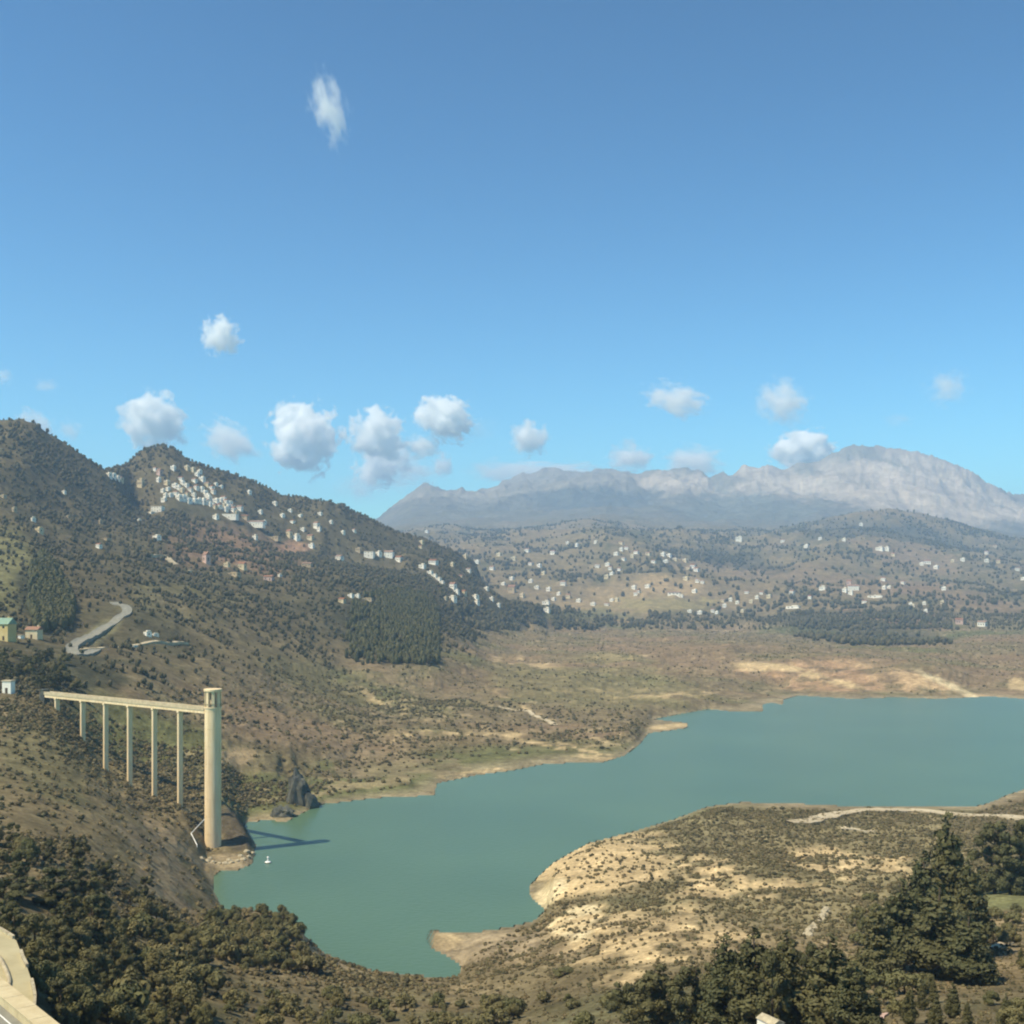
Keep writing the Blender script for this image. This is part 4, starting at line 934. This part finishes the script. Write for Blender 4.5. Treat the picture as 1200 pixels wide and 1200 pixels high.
cluster([(847,704),(849,710),(856,703),(870,716),(875,694),(892,695),(887,700),(880,705),(808,716),(820,718),(835,716),(840,718),(864,706),(901,699)], 'tiny white house between the tan field and the dark tree belt, among orchards', 'orchard houses', big=0.85)
cluster([(1035,679),(1036,689),(1042,688),(1067,708),(1070,710),(1083,707),(1085,716),(1106,690),(1104,706),(1058,683),(1013,705),(949,700)], 'tiny pale house scattered round the cluster on the right hills', 'right hill houses', big=0.85)
cluster([(1047,650),(1080,661),(1097,665),(1128,656),(1116,657),(1156,648),(1170,658),(1192,667),(1166,640),(1156,657),(1199,678),(961,631),(917,634),(945,640)], 'tiny faint house on the hazy slopes below the grey mountain', 'hazy slope houses', big=0.8)
# shed at the bottom edge
q = at(903, 1191, 100)
zg = float(H(np.array([q.x]), np.array([100.0]))[0])
sh = empty('garden_shed', (q.x, 100, zg), 0.5); tag(sh, 'pale grey roof corner of a shed between dark conifers at the bottom edge', 'shed')
hh = max(q.z - zg, 3.0)
bm = bmesh.new(); box_bm(bm, -0.65, 0.65, -1.0, 1.0, -1, hh - 0.35); link('wall', bm_mesh(bm, 'wall', M['white']), sh)
bm = bmesh.new(); v = [bm.verts.new(p) for p in ((-.75,-1.1,hh-0.35),(.75,-1.1,hh-0.35),(.75,1.1,hh-0.35),(-.75,1.1,hh-0.35),(0,-1.1,hh),(0,1.1,hh))]
for f in ((0,1,4),(1,2,5,4),(2,3,5),(3,0,4,5),(3,2,1,0)): bm.faces.new([v[i] for i in f])
link('roof', bm_mesh(bm, 'roof', M['stone']), sh)

# ------------------------------------------------------------------ small far plants: one object per uncountable mass
pcol = {}
def proto_collection(name, meshes):
    c_ = bpy.data.collections.new(name)
    for i, me_ in enumerate(meshes):
        o = bpy.data.objects.new(name, me_); c_.objects.link(o)
    return c_
def blob_mesh(name, seed, mat, sx=1.0, sz=0.8, sub=2, n=70, leaf=0.22):
    from mathutils import noise as mn
    bm = bmesh.new(); bmesh.ops.create_icosphere(bm, subdivisions=sub, radius=0.82)
    for v in bm.verts:
        k = mn.fractal(v.co * 1.7 + Vector((seed * 5.3, seed, 2)), 1.0, 2.0, 3) ; v.co *= (1 + 0.42 * k); v.co = Vector((v.co.x * sx, v.co.y * sx, max(v.co.z, -0.8) * sz + sz * 0.75))
    V, Fs = leaf_cloud([(0, 0, sz * 0.75)], [0.95], n, leaf, seed, 0.8 * sz)
    V[:, 0] *= sx; V[:, 1] *= sx
    off = len(bm.verts); vs_ = [bm.verts.new(v) for v in V]
    for f in Fs: bm.faces.new([vs_[i] for i in f])
    return bm_mesh(bm, name, mat)
far_c = proto_collection('far_tree', [blob_mesh('far_tree', i, M['far_leaf'], 0.9, 0.95 + 0.15 * i, 2, 40, 0.3) for i in range(4)])
scrub_c = proto_collection('scrub', [blob_mesh('scrub', 10 + i, [M['dry_leaf'], M['grass'], M['dry_leaf'], M['far_leaf']][i], 1.0, 0.65, 1, 90, 0.30) for i in range(4)])
plant_c = proto_collection('plantation_tree', [blob_mesh('plantation_tree', 20 + i, M['pine_leaf'], 0.62, 1.35, 2, 60, 0.3) for i in range(3)])
CL_ = np.array(CLEAR)
def scatter(name, P, scl, coll, label, cat, seed):
    if len(P) and P[:, 1].max() > 500:      # gardens: nothing grows inside or right in front of a house
        keep = np.ones(len(P), bool)
        for (hx, hy, hw) in CL_:
            dy = hy - P[:, 1]; dx = P[:, 0] - hx * P[:, 1] / hy
            keep &= ~((np.abs(dx) < hw * 0.5 + scl) & (dy > -hw * 0.5 - scl) & (dy < hw * 1.0 + 0.022 * hy))
        P = P[keep]; scl = scl[keep]
    r = np.random.default_rng(seed); n_ = len(P)
    me_ = bpy.data.meshes.new(name); me_.vertices.add(n_); me_.vertices.foreach_set("co", P.astype(np.float32).reshape(-1))
    a = me_.attributes.new("scl", 'FLOAT', 'POINT'); a.data.foreach_set("value", scl.astype(np.float32))
    a = me_.attributes.new("rz", 'FLOAT', 'POINT'); a.data.foreach_set("value", (r.random(n_) * 6.28).astype(np.float32))
    a = me_.attributes.new("pick", 'INT', 'POINT'); a.data.foreach_set("value", r.integers(0, len(coll.objects), n_).astype(np.int32))
    o = link(name, me_); md = o.modifiers.new("scatter", 'NODES')
    g = bpy.data.node_groups.new(name, 'GeometryNodeTree'); md.node_group = g
    g.interface.new_socket("Geometry", in_out='INPUT', socket_type='NodeSocketGeometry'); g.interface.new_socket("Geometry", in_out='OUTPUT', socket_type='NodeSocketGeometry')
    N = g.nodes.new; gi = N("NodeGroupInput"); go = N("NodeGroupOutput"); ip = N("GeometryNodeInstanceOnPoints"); ci = N("GeometryNodeCollectionInfo")
    ci.inputs[0].default_value = coll; ci.inputs["Separate Children"].default_value = True; ci.inputs["Reset Children"].default_value = True
    def attr(nm, t):
        q = N("GeometryNodeInputNamedAttribute"); q.data_type = t; q.inputs[0].default_value = nm; return q
    sc_, rz_, pk_ = attr("scl", 'FLOAT'), attr("rz", 'FLOAT'), attr("pick", 'INT'); cx_ = N("ShaderNodeCombineXYZ")
    g.links.new(gi.outputs[0], ip.inputs["Points"]); g.links.new(ci.outputs[0], ip.inputs["Instance"]); ip.inputs["Pick Instance"].default_value = True
    g.links.new(pk_.outputs[0], ip.inputs["Instance Index"]); g.links.new(rz_.outputs[0], cx_.inputs[2]); g.links.new(cx_.outputs[0], ip.inputs["Rotation"])
    g.links.new(sc_.outputs[0], ip.inputs["Scale"]); g.links.new(ip.outputs[0], go.inputs[0])
    return tag(o, label, cat, kind='stuff')
def thin(mask, mx): return np.clip(mask, 0, mx)
inframe = (PX2 > -120) & (PX2 < 1320)
cl = sm(-0.15, 0.35, n1 + 0.35 * n3)      # clumps
bare = np.zeros_like(X2)
lum = col.mean(2); veg = sm(0.17, 0.085, lum)
# trees on the left and middle hills
mk = inframe * (Y2 > 470) * (Y2 < 2450) * sm(26, 44, Zb + 5 * n1) * (0.22 + 0.78 * veg) * (0.3 + 0.7 * cl) * (1 - 0.9 * poly_in(PX2, PY2, [(76,768),(76,748),(135,700),(158,706),(158,724),(115,775)]))
P = sample(mk, 27000, 11); s = 0.9 + 1.7 * rng.random(len(P)) ** 1.6; s *= np.clip(P[:, 1] / 1100, 0.75, 1.25)
scatter('hillside_trees', P, s, far_c, 'dark olive trees and shrubs dotted over the near hills behind the tower', 'trees', 1)
# pine plantation
pl = poly_in(PX2, PY2, [(402,778),(400,745),(398,715),(420,700),(470,692),(505,700),(514,720),(514,779)]) & (Y2 > 850) & (Y2 < 1800)
pl = pl * sm(395, 425, PX2 + 18 * n1) * (0.5 + 0.5 * cl)
P = sample(pl.astype(float), 2600, 12); scatter('pine_plantation', P, 2.4 + 1.6 * rng.random(len(P)), plant_c, 'dense dark green block of pines with a straight right edge on the hill foot', 'forest', 2)
rv = poly_in(PX2, PY2, [(36,668),(52,650),(66,668),(88,712),(84,735),(44,742),(34,715)]) & (Y2 > 560) & (Y2 < 1400)  # dark trees added here to stand in for the shade in the ravine
P = sample(rv.astype(float), 1100, 22); scatter('ravine_shade_trees', P, 2.4 + 1.5 * rng.random(len(P)), plant_c, 'added dark trees standing in for the shade of the ravine beside the green field on the left', 'forest', 9)
# tree belts at the foot of the far hills
belt = (poly_in(PX2, PY2, [(530,738),(520,700),(640,712),(760,716),(850,722),(900,712),(1000,715),(1090,735),(1110,752),(1040,758),(960,748),(880,738),(700,738)]) & (Y2 > 1600) & (Y2 < 2900)) * (0.05 + 0.95 * sm(0.0, 0.35, n2 + n1 * 0.8)) * np.where(PX2 > 700, 0.5, 1.0) * sm(900, 840, PX2)
belt = belt + 0.28 * poly_in(PX2, PY2, [(870,705),(960,700),(1060,712),(1125,735),(1120,756),(1040,760),(960,752),(880,735)]) * (Y2 > 1600) * (Y2 < 2900) * sm(0.08, 0.3, fbm(X2, Y2, 120, 4, 107))
P = sample(belt, 2000, 13); scatter('tree_belt', P, 3.2 + 2.4 * rng.random(len(P)), far_c, 'dark belt of trees along the foot of the far hills behind the bare plain', 'trees', 3)
mk = inframe * (Y2 > 2450) * (Y2 < 5600) * (0.12 + 0.88 * sm(0.16, 0.08, lum)) * (0.15 + 0.85 * sm(0.0, 0.3, fbm(X2, Y2, 180, 4, 99)))
P = sample(mk, 15000, 14); scatter('far_hill_trees', P, 3.2 + 3.2 * rng.random(len(P)) ** 2, far_c, 'scattered trees and orchards over the far brown hills', 'trees', 4)
# low scrub on the banks nearest the camera
mk = inframe * (Y2 > 85) * (Y2 < 520) * sm(1.2, 3.0, Zb) * (0.18 + 0.82 * sm(0.20, 0.11, lum)) * (0.35 + 0.65 * cl)
cn = [crest(-440, 1060), crest(60, 1060)]
mk = mk * ~((X2 < -30) & (Y2 < 140))
mk = mk * (1 + 0.9 * (PX2 > 560)) * (1 - 0.68 * poly_in(PX2, PY2, [(-80,830),(110,880),(215,955),(262,1000),(250,1075),(170,1050),(90,990),(-80,960)])) * ~(poly_in(PX2, PY2, [(257,925),(275,925),(296,960),(302,1000),(257,1004)]) & (Y2 < 450)) * ~poly_in(PX2, PY2, [(1120,1036),(1160,1018),(1260,1012),(1260,1062),(1150,1072)])
P = sample(mk, 40000, 15)
s = (0.30 + 0.62 * rng.random(len(P)) ** 2) * np.clip(P[:, 1] / 260, 0.6, 1.15) * np.where(P[:, 0] < -20, 1.0, 0.66)
scatter('scrub', P, s, scrub_c, 'low dry olive and brown scrub covering the near banks and the headland', 'scrub', 5)
mk = inframe * (Y2 > 470) * (Y2 < 2300) * sm(1.0, 3.0, Zb) * sm(40, 28, Zb) * sm(0.2, 0.12, lum) * (0.25 + sm(0.0, 0.5, n1 + 0.5 * n3)) * (0.45 + 2.5 * (Y2 < 850))
P = sample(mk, 12000, 16); scatter('drawdown_scrub', P, 0.45 + 0.9 * rng.random(len(P)) ** 2, scrub_c, 'sparse tufts of scrub on the bare slopes and plain above the far shore', 'scrub', 6)
# cypresses one can pick out
for (px, py, top, wp, lab) in [(149,556,548,5,'cypress on the skyline at the left foot of the village peak'),(144,557,550,4,'smaller cypress on the skyline left of the village peak'),
        (556,752,737,7,'lone dark tree standing on the bare plain right of the pine block'),(505,780,763,10,'dark tree at the lower right corner of the pine block')]:
    p = hit(px, py); plant('cypress', (p.x, p.y, p.z - 0.5), (py - top) * p.y / F, wp * p.y / F, lab)

# ------------------------------------------------------------------ haze: one closed box of thin air
HAZE = 1.1e-4
top = float(Z2.max()) + 25
bm = bmesh.new(); box_bm(bm, -11000, 11000, -600, 12800, -8, top)
m = bpy.data.materials.new('thin_haze'); m.use_nodes = True; n = m.node_tree; n.nodes.clear()
out = n.nodes.new("ShaderNodeOutputMaterial"); pv = n.nodes.new("ShaderNodeVolumePrincipled"); pv.inputs["Density"].default_value = HAZE
pv.inputs["Color"].default_value = (0.47, 0.70, 1.0, 1); pv.inputs["Anisotropy"].default_value = 0.1
n.links.new(pv.outputs[0], out.inputs["Volume"])
hz = link('haze', bm_mesh(bm, 'haze', m)); tag(hz, kind='stuff')

# ------------------------------------------------------------------ clouds, all on one level above the haze
m = bpy.data.materials.new('cloud_vapour'); m.use_nodes = True; n = m.node_tree; n.nodes.clear()
out = n.nodes.new("ShaderNodeOutputMaterial"); pv = n.nodes.new("ShaderNodeVolumePrincipled"); pv.inputs["Color"].default_value = (1, 1, 1, 1); pv.inputs["Anisotropy"].default_value = 0.0
tc = n.nodes.new("ShaderNodeTexCoord"); ge = n.nodes.new("ShaderNodeNewGeometry")
le = n.nodes.new("ShaderNodeVectorMath"); le.operation = 'LENGTH'; n.links.new(tc.outputs["Object"], le.inputs[0])
no = n.nodes.new("ShaderNodeTexNoise"); no.inputs["Scale"].default_value = 2.3; no.inputs["Detail"].default_value = 5; no.inputs["Roughness"].default_value = 0.6
oi = n.nodes.new("ShaderNodeObjectInfo"); ad = n.nodes.new("ShaderNodeVectorMath"); ad.operation = 'ADD'
ml = n.nodes.new("ShaderNodeMath"); ml.operation = 'MULTIPLY'; ml.inputs[1].default_value = 50; n.links.new(oi.outputs["Random"], ml.inputs[0])
n.links.new(tc.outputs["Object"], ad.inputs[0]); n.links.new(ml.outputs[0], ad.inputs[1]); n.links.new(ad.outputs[0], no.inputs["Vector"])
# density = clamp((1 - |p|) * 1.2 + (noise - 0.5) * 2.4) * object thickness
a1 = n.nodes.new("ShaderNodeMath"); a1.operation = 'MULTIPLY_ADD'; a1.inputs[1].default_value = -1.35; a1.inputs[2].default_value = 0.95; n.links.new(le.outputs["Value"], a1.inputs[0])
a2 = n.nodes.new("ShaderNodeMath"); a2.operation = 'MULTIPLY_ADD'; a2.inputs[1].default_value = 3.3; a2.inputs[2].default_value = -1.6; n.links.new(no.outputs[0], a2.inputs[0])
a3 = n.nodes.new("ShaderNodeMath"); a3.operation = 'ADD'; a3.use_clamp = True; n.links.new(a1.outputs[0], a3.inputs[0]); n.links.new(a2.outputs[0], a3.inputs[1])
at_ = n.nodes.new("ShaderNodeAttribute"); at_.attribute_type = 'OBJECT'; at_.attribute_name = 'thickness'
a4 = n.nodes.new("ShaderNodeMath"); a4.operation = 'MULTIPLY'; n.links.new(a3.outputs[0], a4.inputs[0]); n.links.new(at_.outputs["Fac"], a4.inputs[1])
n.links.new(a4.outputs[0], pv.inputs["Density"]); n.links.new(pv.outputs[0], out.inputs["Volume"])
m.cycles.volume_step_rate = 0.45
bm = bmesh.new(); bmesh.ops.create_icosphere(bm, subdivisions=3, radius=1.12); cloud_me = bm_mesh(bm, 'cloud', m)
CL = [ # px, py, half width, half height, thickness, tilt, label
 (386,128,22,44,0.0035,14,'highest small cloud, a wispy pointed wedge alone in the deep blue'),
 (259,394,22,22,0.012,0,'small bright puff alone high above the village'),
 (180,494,36,33,0.016,-35,'white cumulus with a slanting top directly above the village peak'),
 (268,518,34,24,0.008,-35,'thin grey broken cloud between the village cumulus and the square cloud'),
 (357,513,40,42,0.022,0,'largest square white cumulus left of centre'),
 (443,510,32,30,0.016,0,'upper rounded cumulus of the centre group'),
 (448,545,34,26,0.014,20,'lower lobe of the cumulus in the centre group'),
 (495,524,24,16,0.008,0,'small pale puff joining the centre group on its right'),
 (523,491,34,26,0.018,-20,'bright cumulus above the right of the centre group'),
 (519,546,14,16,0.008,0,'small puff under the bright cumulus right of the centre group'),
 (620,514,23,21,0.012,-10,'small round cloud alone over the middle mountains'),
 (738,538,28,18,0.009,0,'pale cloud touching the mountains above the flat dark massif'),
 (736,520,12,10,0.004,0,'faint wisp above the pale cloud over the dark massif'),
 (812,543,36,22,0.008,0,'pale cloud resting on the ridge in the middle of the mountains'),
 (941,528,38,25,0.020,0,'brightest round cumulus behind the grey mountain shoulder'),
 (792,469,38,20,0.007,-12,'flat grey-white cloud high over the ridge'),
 (918,472,32,27,0.0055,-25,'soft grey cloud high above the brightest round cumulus'),
 (1110,454,26,22,0.003,0,'faint cloud high at the right over the mountain'),
 (1052,492,20,9,0.002,0,'barely visible wisp over the grey summit'),
 (44,498,26,16,0.006,-35,'thin cloud behind the top of the left mountain'),
 (82,505,15,14,0.004,0,'small faint puff right of the left mountain top'),
 (54,452,15,9,0.0035,0,'tiny faint puff above the left mountain'),
 (3,441,12,12,0.004,0,'tiny faint puff at the left edge of the sky'),
 (650,554,64,14,0.006,0,'thin veil lying on the middle mountains'),
 (478,553,44,22,0.0035,0,'thin pale cloud low in the gap left of the pointed mountain'),
 (425,572,34,16,0.003,0,'faint low cloud above the end of the wooded ridge'),
 (560,505,30,16,0.0008,20,'faint torn wisp right of the bright centre cumulus'),
 (590,553,44,15,0.005,0,'thin veil behind the pointed mountain left of the flat massif'),
]
for (px, py, hw, hh_, th, ti, lab) in CL:
    Yc = 1900 / ((HZ - py) / F)
    if Yc < 12900 + hw / F * 12900 and 1900 + CZ - hh_ / F * Yc < top + 30: Yc = 15000
    if Yc > 12000: Yc = max(Yc, 14500)
    o = link('cloud', cloud_me); p = at(px, py, Yc); s = Yc / F * 1.18
    o.location = p; o.scale = (hw * s, (hw + hh_) / 2 * s, hh_ * s); o.rotation_euler = (0, math.radians(-ti), 0)
    o['thickness'] = th * 14000 / Yc * (1.0 + 2.4 * min(1.0, (th / 0.016) ** 1.3))
    tag(o, lab, 'cloud')
